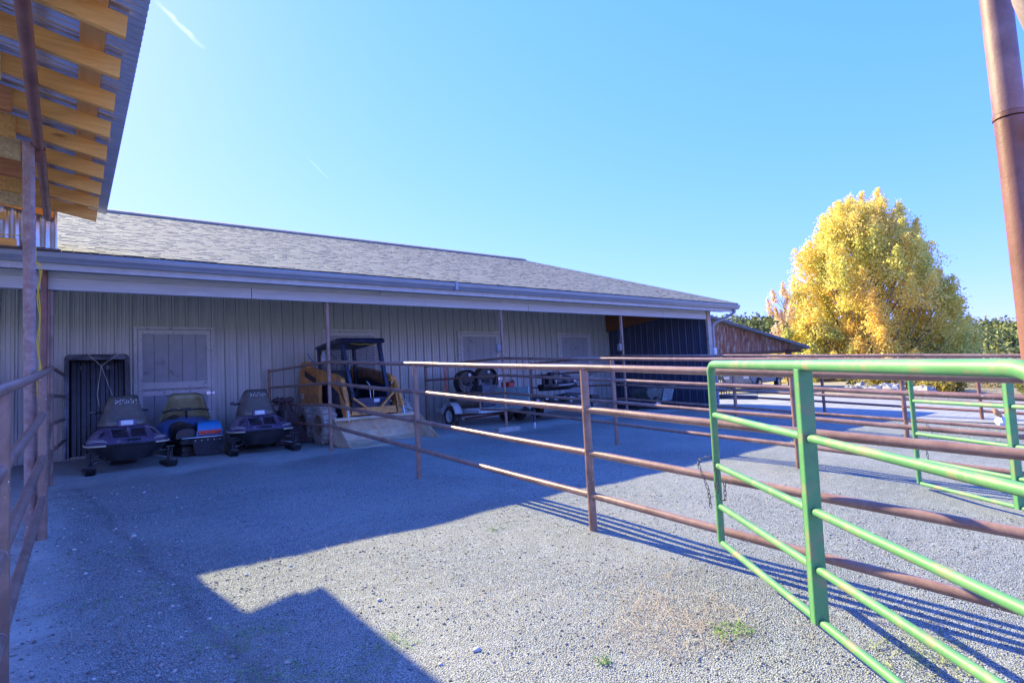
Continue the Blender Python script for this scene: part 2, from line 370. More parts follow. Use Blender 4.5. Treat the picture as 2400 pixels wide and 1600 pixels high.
    dd = nt.nodes.new('ShaderNodeMath'); dd.operation = 'SUBTRACT'; dd.inputs[0].default_value = 1.0; nt.links.new(df.outputs[0], dd.inputs[1])
    bp = bump(nt, b, rs.outputs[0], 1.0, .018)
    mr2 = nt.nodes.new('ShaderNodeMath'); mr2.operation = 'MULTIPLY_ADD'; mr2.inputs[1].default_value = .75; mr2.inputs[2].default_value = .25
    nt.links.new(dd.outputs[0], mr2.inputs[0]); nt.links.new(mr2.outputs[0], bp.inputs['Strength'])
    return m
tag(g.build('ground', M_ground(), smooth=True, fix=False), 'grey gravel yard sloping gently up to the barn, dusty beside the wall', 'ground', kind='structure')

dw = MB(); rows = []
for y in np.linspace(-30, 40, 60):
    nx = 14.7+.25*math.sin(y*.8)+.12*math.sin(y*2.3)
    rows.append([(x, y, gz(x, y)+.012) for x in np.linspace(nx, 21.8+.5*math.sin(y*.5), 9)])
dw.grid(rows)
m, nt, b = newmat('pale_driveway'); v = coord(nt, (1,6,1)); f = noise(nt, 1.4, 7, .65, v); f2 = noise(nt, 40, 3, .6, coord(nt))
c = mix(nt, ramp(nt, f, .35, .7), (.24,.24,.25), (.38,.37,.36)); c = mix(nt, ramp(nt, f2, .6, .8), c, (.25,.25,.25))
nt.links.new(c, b.inputs['Base Color']); b.inputs['Roughness'].default_value = .85; bump(nt, b, f2, .4, .01)
tag(dw.build('driveway', m, fix=False), 'pale packed driveway running past the end of the barn', 'driveway', kind='structure')

# ---------------------------------------------------------------- barn
XP = [-.17, 3.61, 7.45, 11.38]; XE = 15.29; WY = 4.0
barn = tag(empty('barn', (7, 4, 0)), 'long grey steel barn with a shingled gable roof and a pipe-posted porch', 'barn')
def bp_(mb, name, mat, parent=None, **k):
    mb.v = [(x-7, y-4, z) for x, y, z in mb.v]
    o = mb.build(name, mat, barn if parent is None else parent, **k); return o
def ribs(a, b, pitch=.25, d=.028):
    pts = []; x = a
    while x < b:
        for dx, h in ((0,0),(.012,1),(.034,1),(.046,0),(.095,0),(.100,.3),(.112,.3),(.117,0),(.165,0),(.170,.3),(.182,.3),(.187,0)):
            pts.append((x+dx, h*d))
        x += pitch
    pts.append((b, 0)); return pts
m_ = MB(); pr = ribs(-7.0, XE, d=.036)
m_.grid([[(x, WY-h, -.25) for x, h in pr], [(x, WY-h, 4.15) for x, h in pr]])
bp_(m_, 'ribbed_wall', MAT['siding'], fix=False)
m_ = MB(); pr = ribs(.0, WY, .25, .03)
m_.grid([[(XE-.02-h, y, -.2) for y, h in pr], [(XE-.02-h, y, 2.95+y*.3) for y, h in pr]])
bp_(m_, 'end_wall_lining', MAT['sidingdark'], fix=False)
m_ = MB(); m_.prism([(.0,-.3),(19.2,-.3),(19.2,3.1),(9.6,6.3),(0.0,3.1)], 'X', XE+.02, XE+.10); bp_(m_, 'gable_wall', MAT['siding'])
m_ = MB(); m_.box(XE-.06, XE+.12, -.07, .0, -.1, 2.93); bp_(m_, 'corner_post', M_plain('corner_trim', (.42,.36,.32), .6))
m_ = MB(); m_.prism([(.9,2.95),(1.8,2.80),(WY-.04,2.60),(WY-.04,3.5),(.9,3.1)], 'X', XE-.13, XE-.055); bp_(m_, 'end_rafter', M_wood('old_orange_wood', (.20,.075,.03), (.28,.11,.045), 'Y'))
# roof deck
RS = .335; Y0 = -.56; Z0 = 3.03; YR = 9.6; ZR = Z0+RS*(YR-Y0)
m_ = MB(); m_.prism([(Y0,Z0-.06),(YR,ZR-.06),(19.8,Z0-.06),(19.8,Z0-.01),(YR,ZR),(Y0,Z0-.01)], 'X', -9, 16.12); bp_(m_, 'roof_deck', M_wood('deck_wood', (.16,.10,.06), (.22,.15,.09), 'X'))
m_ = MB(); 
m_.bar((16.13,Y0,Z0-.08),(16.13,YR,ZR-.08),.03,.20); m_.bar((16.13,YR,ZR-.08),(16.13,19.8,Z0-.08),.03,.20); bp_(m_, 'rake_board', MAT['soffit'])
# shingles
sh = MB(); cols = []
nc = int(10.70/.115); L = math.hypot(YR-Y0, ZR-Z0); dy = (YR-Y0)/L; dz = (ZR-Z0)/L
nrm = (0, -dz, dy)
for i in range(nc+1):
    s0 = i*.115; s1 = min(s0+.17, L)
    x = -9 + random.random()*.3
    while x < 16.13:
        w = random.choice((.08,.10,.12,.15,.18)); x1 = min(x+w-.006, 16.14)
        t = random.choice((.004,.005,.007,.008,.013)); so_ = random.uniform(-.012,.008)
        a = s0+so_
        def P(xx, s, h): return (xx, Y0+dy*s+nrm[1]*h, Z0+dz*s+nrm[2]*h)
        o = len(sh.v)
        sh.v += [P(x,a,0), P(x1,a,0), P(x,a,t), P(x1,a,t), P(x,s1,.004+t*.25), P(x1,s1,.004+t*.25)]
        sh.f += [(o,o+1,o+3,o+2), (o+2,o+3,o+5,o+4), (o,o+2,o+4), (o+1,o+5,o+3)]
        k = random.uniform(.90,1.07); cc = (.235*k,.225*k,.195*k) 
        cols += [cc]*4
        x += w
def setcol(o, cols):
    me = o.data; at = me.color_attributes.new('Col', 'FLOAT_COLOR', 'CORNER')
    ls = np.zeros(len(me.polygons), dtype=np.int32); me.polygons.foreach_get('loop_total', ls)
    arr = np.repeat(np.array(cols, dtype=np.float32), ls, axis=0); arr = np.concatenate([arr, np.ones((len(arr),1), np.float32)], 1)
    at.data.foreach_set('color', arr.ravel())
ms_ = M_attr('asphalt_shingles', .95); 
nt = ms_.node_tree; bb = nt.nodes['Principled BSDF']; bump(nt, bb, noise(nt, 140, 4, .7, coord(nt)), .5, .006)
o = bp_(sh, 'shingles', ms_, fix=False); setcol(o, cols)
m_ = MB(); m_.prism([(9.6,ZR+.05),(19.85,Z0-.02),(19.85,Z0+.03),(9.6,ZR+.10),(9.35,ZR-.0),(9.35,ZR-.06)], 'X', -9, 16.15); bp_(m_, 'far_roof_slope', M_plain('far_shingles', (.30,.285,.26), .95))
# eave
m_ = MB(); m_.box(-9, 16.1, -.47, -.43, 2.79, 3.0); bp_(m_, 'fascia', MAT['fascia'])
m_ = MB(); 
x = -9
while x < 16.0:
    m_.box(x, x+.395, -.43, .03, 2.852, 2.87); x += .40
bp_(m_, 'soffit', MAT['soffit'])
gp = [(-.475,3.0),(-.475,2.875),(-.56,2.87),(-.575,2.90),(-.60,2.935),(-.61,2.985),(-.595,3.0),(-.60,2.99),(-.585,2.93),(-.55,2.885),(-.49,2.885),(-.485,3.0)]
m_ = MB(); m_.prism(gp, 'X', -9, 16.2); gut = bp_(m_, 'gutter', MAT['gutter'])
m_ = MB()
for x in (-5.5, 5.95): m_.box(x-.03, x+.03, -.622, -.47, 2.865, 3.012)
g2_ = MB(); g2_.v = [(x-7,y-4,z) for x,y,z in m_.v]; g2_.f = m_.f; g2_.build('gutter_joint', MAT['gutter'], gut)
m_ = MB(); m_.tube([(16.0,-.53,2.88),(16.0,-.52,2.78),(15.95,-.42,2.70),(15.62,-.12,2.52),(15.52,-.06,2.44),(15.50,-.05,2.30),(15.50,-.05,.05)], .042, 10)
bp_(m_, 'downspout', MAT['gutter'], smooth=True)
# beam
m_ = MB()
for a, b in ((-9,-3.2),(-3.19,2.35),(2.36,8.2),(8.21,13.1),(13.11,XE-.08)): m_.box(a, b, -.05, .05, 2.60, 2.768)
for a, b in ((-9,-.9),(-.89,4.6),(4.61,10.3),(10.31,XE-.08)): m_.box(a, b, -.04, .04, 2.772, 2.93)
bp_(m_, 'porch_beam', MAT['greybeam'], bevel=.004)
m_ = MB(); m_.box(XE-.075, XE+.03, -.06, .02, 2.56, 2.93); bp_(m_, 'beam_end_block', M_wood('orange_block', (.45,.20,.07), (.58,.29,.11), 'Z'))
for i, x in enumerate(XP):
    m_ = MB(); m_.tube([(x,0,-.2),(x,0,2.6)], .031, 14); bp_(m_, 'porch_post', MAT['pipe'], smooth=True)
    m_ = MB(); m_.box(x-.07, x+.07, -.045, .045, 2.588, 2.599); bp_(m_, 'post_cap', MAT['chain'])
m_ = MB(); m_.box(7.14, 7.72, -.15, .14, -.05, .075); bp_(m_, 'concrete_footing', MAT['concrete'], bevel=.012)
for x in (7.45, 11.38):
    m_ = MB(); m_.box(x-.17, x-.075, -.05, .04, 1.68, 1.86); m_.box(x-.085,x-.03,-.02,.02,1.74,1.78)
    ob = bp_(m_, 'outlet_box', MAT['oldbox'], bevel=.01)
    m_ = MB(); m_.tube([(x-.10,0,1.86),(x-.06,.0,2.1),(x-.045,0,2.6)], .009, 8); bp_(m_, 'conduit', MAT['oldbox'], smooth=True)
m_ = MB(); m_.box(15.36,15.52,-.13,-.05,1.50,1.72); m_.box(15.385,15.495,-.145,-.13,1.53,1.69); bp_(m_, 'outlet_box', MAT['white'])
# dutch doors
def door(x0, x1, top=2.56, dark=False):
    mt = MAT['trim']
    d = MB(); n = 5; w = (x1-x0-.20)/n
    for i in range(n):
        a = x0+.10+i*w
        d.box(a+.004, a+w-.004, WY-.066, WY-.04, 0.02, 1.235); d.box(a+.004, a+w-.004, WY-.066, WY-.04, 1.25, top-.09)
    D = bp_(d, 'stall_door', MAT['doorpaint'])
    def sub(mb, nm, mat, **k):
        mb.v = [(x-7,y-4,z) for x,y,z in mb.v]; return mb.build(nm, mat, D, **k)
    fr = MB()
    fr.box(x0, x0+.065, WY-.075, WY-.005, 0, top); fr.box(x1-.065, x1, WY-.075, WY-.005, 0, top); fr.box(x0+.066, x1-.066, WY-.075, WY-.005, top-.06, top)
    sub(fr, 'door_frame', mt)
    tr = MB()
    for (z0, z1) in ((1.13,1.225),(1.27,1.40),(top-.16,top-.075),(.02,.14)): tr.box(x0+.15, x1-.15, WY-.088, WY-.068, z0, z1)
    tr.box(x0+.075, x0+.148, WY-.088, WY-.068, .02, 1.235); tr.box(x0+.075, x0+.148, WY-.088, WY-.068, 1.25, top-.075)
    tr.box(x1-.148, x1-.075, WY-.088, WY-.068, .02, 1.235); tr.box(x1-.148, x1-.075, WY-.088, WY-.068, 1.25, top-.075)
    sub(tr, 'door_trim', mt)
    for z in (2.20, 1.38):
        h = MB(); h.box(x0+.028, x0+.062, WY-.094, WY-.076, z, z+.11); h.box(x0+.070, x0+.104, WY-.100, WY-.089, z, z+.11); sub(h, 'hinge', MAT['white'])
    h = MB(); h.box(x1-.17, x1-.10, WY-.115, WY-.089, 1.10, 1.17); h.box(x1-.10, x1-.02, WY-.108, WY-.09, 1.125, 1.145); h.box(x1-.05, x1-.01, WY-.12, WY-.076, 1.11, 1.16); sub(h, 'latch', MAT['chrome'])
door(1.06, 2.53); door(4.93, 6.40); door(8.85, 10.36); door(12.75, 14.28)

# ---------------------------------------------------------------- pipe fences
def rail_z(y, h): return h + (.0668*y if y < 0 else 0)
HS = (1.55, 1.18, .80, .435)
def fence(x, ys, yend, label, dz=0, wally=3.75, xs_=None, mat='pipe', railends=None, group=None, wdx=0):
    f = tag(empty('pipe_fence', (x, 0, 0)), label, 'fence', group)
    fx = (lambda y: 0) if xs_ is None else xs_
    for k, h in enumerate(HS):
        m_ = MB()
        wy = wally if railends is None else railends[k]
        if wy > 0:
            pts = [(wdx, wy, h+dz), (wdx*.1, .05, h+dz)]
            m_.tube(pts, .026, 10)
        yy = [0.0] + [y for y in ys] + [yend]
        pts = []
        for a, b in zip(yy[:-1], yy[1:]):
            n = 3
            for i in range(n): 
                t = a+(b-a)*i/n; pts.append((fx(t), t, rail_z(t, h)+dz - (.006*math.sin(PI*i/n))))
        pts.append((fx(yend), yend, rail_z(yend, h)+dz))
        m_.tube(pts, .0295, 14)
        m_.build('rail', MAT[mat], f, smooth=True)
    for y in ys:
        m_ = MB(); zb = gz(x, y)-.15; m_.tube([(fx(y), y, zb), (fx(y), y, rail_z(y, 1.55)+dz-.02)], .036, 14)
        m_.build('post', MAT[mat], f, smooth=True)
        m_ = MB()
        for h in HS[1:]:
            z = rail_z(y,h)+dz; m_.tube([(fx(y), y+.034, z), (fx(y), y+.041, z)], .0315, 12); m_.tube([(fx(y), y-.034, z), (fx(y), y-.041, z)], .0315, 12)
        m_.build('weld_bead', MAT['pipe_pale'], f, smooth=True)
    if wally > 0 and railends is None:
        m_ = MB(); m_.tube([(0, wally, -.2), (0, wally, 1.60+dz)], .034, 12); m_.build('post', MAT[mat], f, smooth=True)
    return f
fence(XP[0], [-3.12,-6.25], -8.4, 'brown pipe fence passing close beside the camera on the left', wally=2.6, xs_=lambda y: -.022*max(0,-y-3.1), railends=(2.6,2.6,2.6,2.6), wdx=.13)
fence(XP[1], [-3.12,-6.22,-9.4], -12, 'brown pipe fence running from the skid steer to behind the near green gate')
fence(XP[2], [-3.12,-6.2,-9.3], -12, 'middle brown pipe fence starting at the porch post on a concrete block', railends=(3.4,3.4,3.4,.9), wally=3.4)
m_ = MB()
fB = [o for o in bpy.data.objects if o.name.startswith('pipe_fence')][-1]
m_.tube([(0,3.4,-.2),(0,3.4,1.6)], .034, 12); m_.build('post', MAT['pipe'], fB, smooth=True)
m_ = MB(); m_.tube([(0,.95,.44),(0,.95,.80)], .028, 12); m_.build('short_upright', MAT['pipe'], fB, smooth=True)
fence(XP[3], [-3.05,-6.2,-9.4], -12, 'brown pipe fence leaving the porch post nearest the dark end wall')
fence(15.62, [-3.05,-6.3,-9.4], -12, 'farthest brown pipe fence edging the pale driveway', dz=-.15, wally=-1, railends=(0,0,0,0), mat='pipe_red')
m_ = MB(); fL = bpy.data.objects['pipe_fence']
m_.tube([(.045,.9,.40),(.045,.9,.82)], .025, 12); m_.build('short_upright', MAT['pipe'], fL, smooth=True)

# ---------------------------------------------------------------- green gates
def arc(c, r, a0, a1, ex, ey, n=8):
    c = Vector(c); ex = Vector(ex); ey = Vector(ey)
    return [c + ex*(r*math.cos(a0+(a1-a0)*i/n)) + ey*(r*math.sin(a0+(a1-a0)*i/n)) for i in range(n+1)]
def make_gate(p, q, top, bot, label, rounded=.15, drop=.010):
    p = Vector((*p, 0)); q = Vector((*q, 0)); Lg = (q-p).length; ang = math.atan2(q.y-p.y, q.x-p.x)
    G = tag(empty('green_gate', (p.x, p.y, bot), ang), label, 'gate', 'green tube gates'); H = top-bot
    G.rotation_euler = (0, drop, ang)
    ex = (1,0,0); ez = (0,0,1)
    r1 = .07; r2 = rounded; tr = .0275
    pts = [(0,0,0)] + arc((r1,0,H-r1), r1, PI, PI/2, ex, ez) + arc((Lg-r2,0,H-r2), r2, PI/2, 0, ex, ez) + [(Lg,0,0)]
    m_ = MB(); m_.tube(pts, [.024 if i < 2 else tr for i in range(len(pts))], 16); m_.build('outer_frame', MAT['green'], G, smooth=True)
    for z in (H*.715, H*.43, H*.205, 0):
        m_ = MB(); 
        for a, b in ((.03, Lg*.4814-.032), (Lg*.4814+.032, Lg-.03)): m_.tube([(a,0,z),(b,0,z)], .0205, 14)
        m_.build('rail', MAT['green'], G, smooth=True)
    m_ = MB(); c = Lg*.4814; m_.box(c-.024, c-.019, -.034, .034, -.012, H-.015); m_.box(c+.019, c+.024, -.034, .034, -.012, H-.015); m_.box(c-.0188, c+.0188, -.034, -.029, -.012, H-.015); m_.box(c-.0188, c+.0188, .029, .034, -.012, H-.015)
    m_.build('centre_stile', MAT['green'], G, bevel=.003)
    return G
make_gate((3.462,-7.559), (2.035,-9.489), 1.091, -.104, 'green tube gate in the foreground with rust-flecked paint', drop=.035)
make_gate((7.27,-7.57), (5.87,-9.53), .957, -.285, 'green tube gate farther back, seen through the foreground gate')
def chain(p0, n, label, sag):
    links = MB(); 
    P = [Vector(a) for a in p0]
    # sample polyline
    seg = []; 
    for a, b in zip(P[:-1], P[1:]): 
        k = max(1, round((b-a).length/.032)); seg += [a+(b-a)*(i/k) for i in range(k)]
    seg.append(P[-1])
    for i, (a, b) in enumerate(zip(seg[:-1], seg[1:])):
        d = (b-a).normalized(); c = (a+b)/2; s = d.cross(Vector((0,1,0)) if abs(d.y) < .9 else Vector((1,0,0))).normalized()
        if i % 2: s = d.cross(s).normalized()
        ring = [c + d*(.020*math.cos(t)) + s*(.009*math.sin(t)) for t in [2*PI*j/10 for j in range(10)]]
        links.tube(ring, .0026, 6, closed=True)
    o = links.build('chain', MAT['chain'], None, smooth=True, autos=False); tag(o, label, 'chain')
zt = -.104+1.195*.43
chain([(3.425,-7.53,zt+.05),(3.525,-7.52,zt+.045),(3.495,-7.42,zt+.03),(3.425,-7.45,zt),(3.415,-7.52,zt-.16),(3.415,-7.53,zt-.28)], 0, 'steel chain looped round the end of the foreground green gate', 0)
chain([(3.385,-7.60,zt+.03),(3.380,-7.62,zt-.14),(3.375,-7.64,zt-.21),(3.355,-7.68,zt-.20),(3.345,-7.69,zt-.08)], 0, 'dark chain tail hanging from the third rail of the foreground gate', 0)
zt = -.30+1.245*.43
chain([(7.46,-7.62,zt+.12),(7.40,-7.70,zt+.02),(7.46,-7.60,zt-.1),(7.46,-7.62,zt-.32)], 0, 'steel chain tying the farther green gate to its fence', 0)

# right entrance post
rp = tag(empty('entrance_post', (2.522,-9.394,-.43)), 'tall rusty red pipe post rising past the top at the right edge', 'post')
m_ = MB(); m_.tube([(0.03,0,0),(.0,0,1.0),(-.02,0,2.27)], .0435, 24); m_.build('lower_pipe', MAT['pipe_red'], rp, smooth=True)
m_ = MB(); m_.tube([(-.02,0,2.292),(-.03,0,3.1)], .0435, 24); m_.build('upper_pipe', M_pipe('weathered_red_pipe', (.26,.13,.12), (.36,.22,.20), fleck=False), rp, smooth=True)
m_ = MB(); m_.tube([(-.02,0,2.274),(-.02,0,2.289)], .0465, 24); m_.build('weld_bead', MAT['pipe_red'], rp, smooth=True)
m_ = MB(); m_.tube([(x-2.522+.01, y+9.394-.012, z+.43) for x, y, z in ((2.098,-9.505,2.202),(2.11,-9.509,2.129),(2.127,-9.515,2.056),(2.148,-9.527,1.989),(2.182,-9.547,1.926),(2.25,-9.56,1.85),(2.40,-9.56,1.80),(2.56,-9.47,1.79))], .042, 20); m_.build('curved_brace', MAT['pipe_pale'], rp, smooth=True)

# ---------------------------------------------------------------- open shed on the left
SX, SZ, SP = .417, 3.60, .19
def szf(x): return SZ + SP*(SX-x)
shed = tag(empty('open_shed', (-.3,-3,0)), 'open pine-raftered shed roof overhanging at the upper left', 'shed')
def sp_(mb, name, mat, **k):
    mb.v = [(x+.3, y+3, z) for x, y, z in mb.v]; return mb.build(name, mat, shed, **k)
YS = -.47
m_ = MB(); n = int((12.5+YS)/.013); prf = []
yy = np.arange(-13, YS+.001, .0135)
for x in np.linspace(SX, -7.5, 3): prf.append([(x, y, szf(x)+.013*math.sin(2*PI*y/.081)) for y in yy])
m_.grid(prf); sp_(m_, 'roof_sheet', MAT['galv'], fix=False, smooth=True, autos=False)
def bw(x): return szf(x)-.012
for xc, w in ((.135,.14),(-.55,.14),(-1.6,.14),(-2.6,.14)):
    m_ = MB(); m_.prism([(xc-w/2, bw(xc-w/2)-.038), (xc+w/2, bw(xc+w/2)-.038), (xc+w/2, bw(xc+w/2)), (xc-w/2, bw(xc-w/2))], 'Y', -13, YS-.06); sp_(m_, 'purlin', MAT['pineY'])
ry = -.72
k = 0
while ry > -12.5:
    m_ = MB(); xa, xb = .30, -7.4
    def t_(x): return szf(x)-.052
    m_.prism([(xb, t_(xb)-.145),(xa, t_(xa)-.145),(xa+.012, t_(xa)),(xb, t_(xb))], 'Y', ry-.02, ry+.02)
    sp_(m_, 'rafter', MAT['pine'])
    m_ = MB(); g0 = -.36-random.uniform(0,.06); g1 = g0-random.uniform(.55,.8)
    m_.prism([(g1, t_(g1)-.27),(g0, t_(g0)-.20),(g0, t_(g0)-.005),(g1, t_(g1)-.005)], 'Y', ry-.034, ry-.0205)
    m_.prism([(g1, t_(g1)-.27),(g0, t_(g0)-.20),(g0, t_(g0)-.005),(g1, t_(g1)-.005)], 'Y', ry+.0205, ry+.034)
    if k < 10: sp_(m_, 'gusset_plate', (MAT['osb'], MAT['osb2'], MAT['ply'])[(k*5+1) % 3])
    m_ = MB(); zc = t_(-.36)-.27
    m_.box(-7.2, -.60, ry-.019, ry+.019, zc-.10, zc-.012); sp_(m_, 'truss_chord', MAT['pine'])
    ry -= .595; k += 1
# pipe beams and posts
zb_ = szf(-.23)-.052-.145-.045
for (x0, ya, x1, yb) in ((-.215,-2.98,-.215,-12.5),(-.20,-.02,-.205,-2.99)):
    m_ = MB(); m_.tube([(x0, ya, zb_),(x1, yb, zb_)], .042, 18); sp_(m_, 'pipe_beam', MAT['pipe_red'], smooth=True)
m_ = MB(); m_.tube([(-.25,-3.05,-.30),(-.285,-3.05,zb_+.01)], .046, 18); sp_(m_, 'tall_post', MAT['pipe_pale'], smooth=True)
m_ = MB(); m_.tube([(-.245,-.10,-.1),(-.235,-.10,zb_+.01)], .037, 16); sp_(m_, 'tall_post', MAT['pipe_red'], smooth=True)
for y, x in ((-3.0,-.235),(-.06,-.20)):
    m_ = MB(); m_.box(x-.03, x+.05, y-.012, y+.012, zb_-.14, zb_-.03); sp_(m_, 'bracket', MAT['pipe_red'])
# corrugated end wall standing on the barn eave
m_ = MB(); xx = np.arange(-7, -.10, .011)
zt_ = lambda x: szf(x)+.006
m_.grid([[(x, -.42+.012*math.sin(2*PI*x/.1), 3.03) for x in xx], [(x, -.42+.012*math.sin(2*PI*x/.1), zt_(x)) for x in xx]])
sp_(m_, 'corrugated_end_wall', MAT['galv2'], fix=False, smooth=True, autos=False)
m_ = MB(); m_.box(-7, -.50, -.50, -.462, 3.035, 3.155); sp_(m_, 'end_board', MAT['pine'])
m_ = MB(); m_.prism([(-7, zt_(-7)-.26),(-.14, zt_(-.14)-.24),(-.14, zt_(-.14)-.16),(-7, zt_(-7)-.16)], 'Y', -.50, -.462); sp_(m_, 'end_board', MAT['pine'])
# yellow cord
m_ = MB(); pts = [(-3,-.53,3.20),(-1.2,-.53,3.175),(-.45,-.54,3.185),(-.34,-1.0,3.14),(-.30,-1.5,3.08),(-.245,-2.6,2.70),(-.25,-2.7,2.45)]
for i in range(24): t = i/23; pts.append((-.215+.012*math.sin(t*21), -2.75+.012*math.cos(t*21), 2.40-1.42*t))
m_.tube(pts, .005, 8)
pts = [(p[0]+.010*math.sin(i*1.1)+.006, p[1], p[2]+.004) for i, p in enumerate(pts)]; m_.tube(pts, .005, 8)
tag(m_.build('extension_cord', MAT['yellow'], None, smooth=True), 'yellow extension cord hanging beside the tall pipe posts', 'cord')

# ---------------------------------------------------------------- snowmobiles
def make_snow(label, xf, yf, rot):
    T = tag(empty('snowmobile', (xf, yf, 0), rot), label, 'snowmobile', 'purple snowmobiles facing the yard')
    secs = [ # y, half width, z bumper, z mid top, plateau half
        (-.10,.20,.395,.41,.14), (-.06,.30,.392,.44,.20), (.03,.41,.39,.475,.25), (.16,.485,.385,.53,.27), (.32,.525,.385,.59,.28),
        (.50,.53,.39,.645,.29), (.66,.515,.40,.685,.29), (.82,.46,.42,.70,.27), (1.0,.38,.44,.69,.22), (1.25,.28,.44,.66,.16)]
    rows = []
    for (y, w, zb, zt, p) in secs:
        h = zt-zb; half = [(w, zb), (w*1.0, zb+h*.16), (w*.93, zb+h*.42), (p*1.12+ (w-p)*.30, zb+h*.74), (p*1.0, zt-.012), (p*.75, zt), (0, zt+.004)]
        rows.append([(-x, y, z) for x, z in half] + [(x, y, z) for x, z in reversed(half[:-1])])
    hd = MB(); hd.grid(rows); n = len(rows[0]); hd.f.append(tuple(range(n)));  hd.f.append(tuple(reversed(range((len(rows)-1)*n, len(rows)*n))))
    hood = hd.build('hood', MAT['purple'], T, smooth=True, subsurf=1, autos=False)
    # belly pan
    rows = []
    for (y, w, zb, zt, p) in secs: rows.append([(-w*.985, y+.01, zb+.005), (-w*.93, y+.02, zb-.09), (-w*.62, y+.07, .17), (w*.62, y+.07, .17), (w*.93, y+.02, zb-.09), (w*.985, y+.01, zb+.005)])
    bl = MB(); bl.grid(rows); bl.f.append((0,1,2,3,4,5)); bl.build('belly_pan', MAT['black'], T, smooth=True)
    # bumper strip: black band with pale gold inlay following the outline
    out = [(-w-.006, y, zb+.012) for (y, w, zb, zt, p) in secs[::-1][3:]] + [(w+.006, y, zb+.012) for (y, w, zb, zt, p) in secs[:-3]]
    bs = MB(); bs.tube(out, .020, 8); bu = bs.build('bumper_strip', MAT['black'], T, smooth=True)
    gd = MAT['gold'] if 'gold' in MAT else MAT.setdefault('gold', M_plain('gold_inlay', (.80,.74,.58), .35, var=.2, vscale=40))
    i1 = out[0:6]; i2 = out[-6:]
    bs = MB()
    for seg in (i1, i2): bs.tube([(x*1.03, y-.016, z) for x, y, z in seg], .013, 6)
    bs.build('inlay', gd, bu, smooth=True)
    # logo notch
    nb = MB(); nb.cbox((0.04,-.02,.468), (.16,.10,.022), (-.35,0,.06)); nb.build('nose_opening', MAT['black'], T)
    # vent slots on the sloping top
    for side in (-1, 1):
        for k in range(3):
            y = .11+.095*k; z = .519 + (y-.11)*.40
            v_ = MB(); v_.cbox((side*(.115+.006*k), y, z+.006), (.185,.034,.022), (.36,0,0)); v_.build('vent_slot', MAT['black'], T)
    ridge = MB(); 
    for x in (-.235, 0, .235): ridge.bar((x*1.0,.04,.497),(x*.96,.42,.640), .03, .016)
    ridge.build('vent_frame', MAT['purple'], T, bevel=.004)
    for side in (-1, 1):
        v_ = MB()
        for k in range(5): v_.bar((side*(.300+.028*k), .34+.015*k, .598-.024*k), (side*(.325+.030*k), .20+.03*k, .555-.024*k), .012, .016)
        v_.build('side_vent', MAT['black'], T)
        v_ = MB(); v_.tube([(side*.50,.22,.455),(side*.44,.06,.470),(side*.30,-.02,.462)], .005, 5); v_.tube([(side*.505,.26,.475),(side*.455,.10,.490),(side*.33,.01,.484)], .004, 5)
        v_.build('pinstripe', MAT['white'], T)
    # headlight
    hb = MB(); hb.cbox((0,.50,.705), (.235,.10,.125), (-.15,0,0)); hl = hb.build('headlight_housing', MAT['purple'], T, bevel=.02)
    hb = MB(); hb.cbox((0,.444,.712), (.165,.02,.078), (-.15,0,0)); hb.build('headlight', MAT['lens'], T, bevel=.012)
    # windshield
    rows = []
    for t in np.linspace(0, 1, 6):
        r = []; zz = .67+.47*t; yb = .52+.30*t**.9
        for s in np.linspace(-1, 1, 17):
            wd = (.36 - .10*t) ; a = abs(s)
            x = s*wd*(1 if a < .7 else 1); yback = (max(0, a-.62)/.38)**1.4*.34
            drop = (max(0, a-.70)/.30)**1.3*.20*t
            r.append((x, yb+yback, zz-drop))
        rows.append(r)
    ws = MB(); ws.grid(rows); ws.build('windshield', MAT['smoke'], T, smooth=True, solid=.006, autos=False)
    ed = MB(); ed.tube(rows[-1], .006, 6); ed.build('windshield_edge', MAT['black'], T, smooth=True)
    fr = MB()
    for q in range(3):
        for j in range(10): 
            x = -.12+.03*j+random.uniform(-.012,.012); zz = 1.06-.02*q+random.uniform(-.015,.02); fr.cbox((x,.762-.02*q,zz), (.012,.003,random.uniform(.006,.03)), (-.35,0,random.uniform(-.4,.4)))
    fr.build('peeling_film', MAT['white'], T)
    # body behind
    m_ = MB(); m_.prism([(1.0,.66),(1.25,.72),(1.5,.62),(2.3,.66),(2.45,.60),(2.45,.46),(1.0,.46)], 'X', -.19, .19); m_.build('seat', MAT['black'], T, bevel=.04)
    m_ = MB(); m_.box(-.24,.24,.95,2.6,.36,.45); m_.box(-.40,-.24,.9,2.2,.30,.33); m_.box(.24,.40,.9,2.2,.30,.33); m_.build('tunnel', MAT['dark_metal'], T, bevel=.01)
    m_ = MB(); m_.prism([(1.0,.30),(.85,.14),(1.05,.02),(2.4,.02),(2.65,.16),(2.45,.32)], 'X', -.19, .19); m_.build('track', MAT['rubber'], T, bevel=.02)
    m_ = MB(); m_.tube([(-.36,1.02,.88),(-.20,1.0,.90),(0,.98,.84),(.20,1.0,.90),(.36,1.02,.88)], .014, 8); m_.tube([(0,.98,.84),(0,.9,.62)], .018, 8); m_.build('handlebar', MAT['black'], T, smooth=True)
    mr = MB(); mr.cbox((-.42,.80,.90), (.07,.05,.055)); mr.bar((-.36,.82,.86),(-.42,.80,.89),.015,.015); mr.build('mirror', MAT['black'], T, bevel=.012)
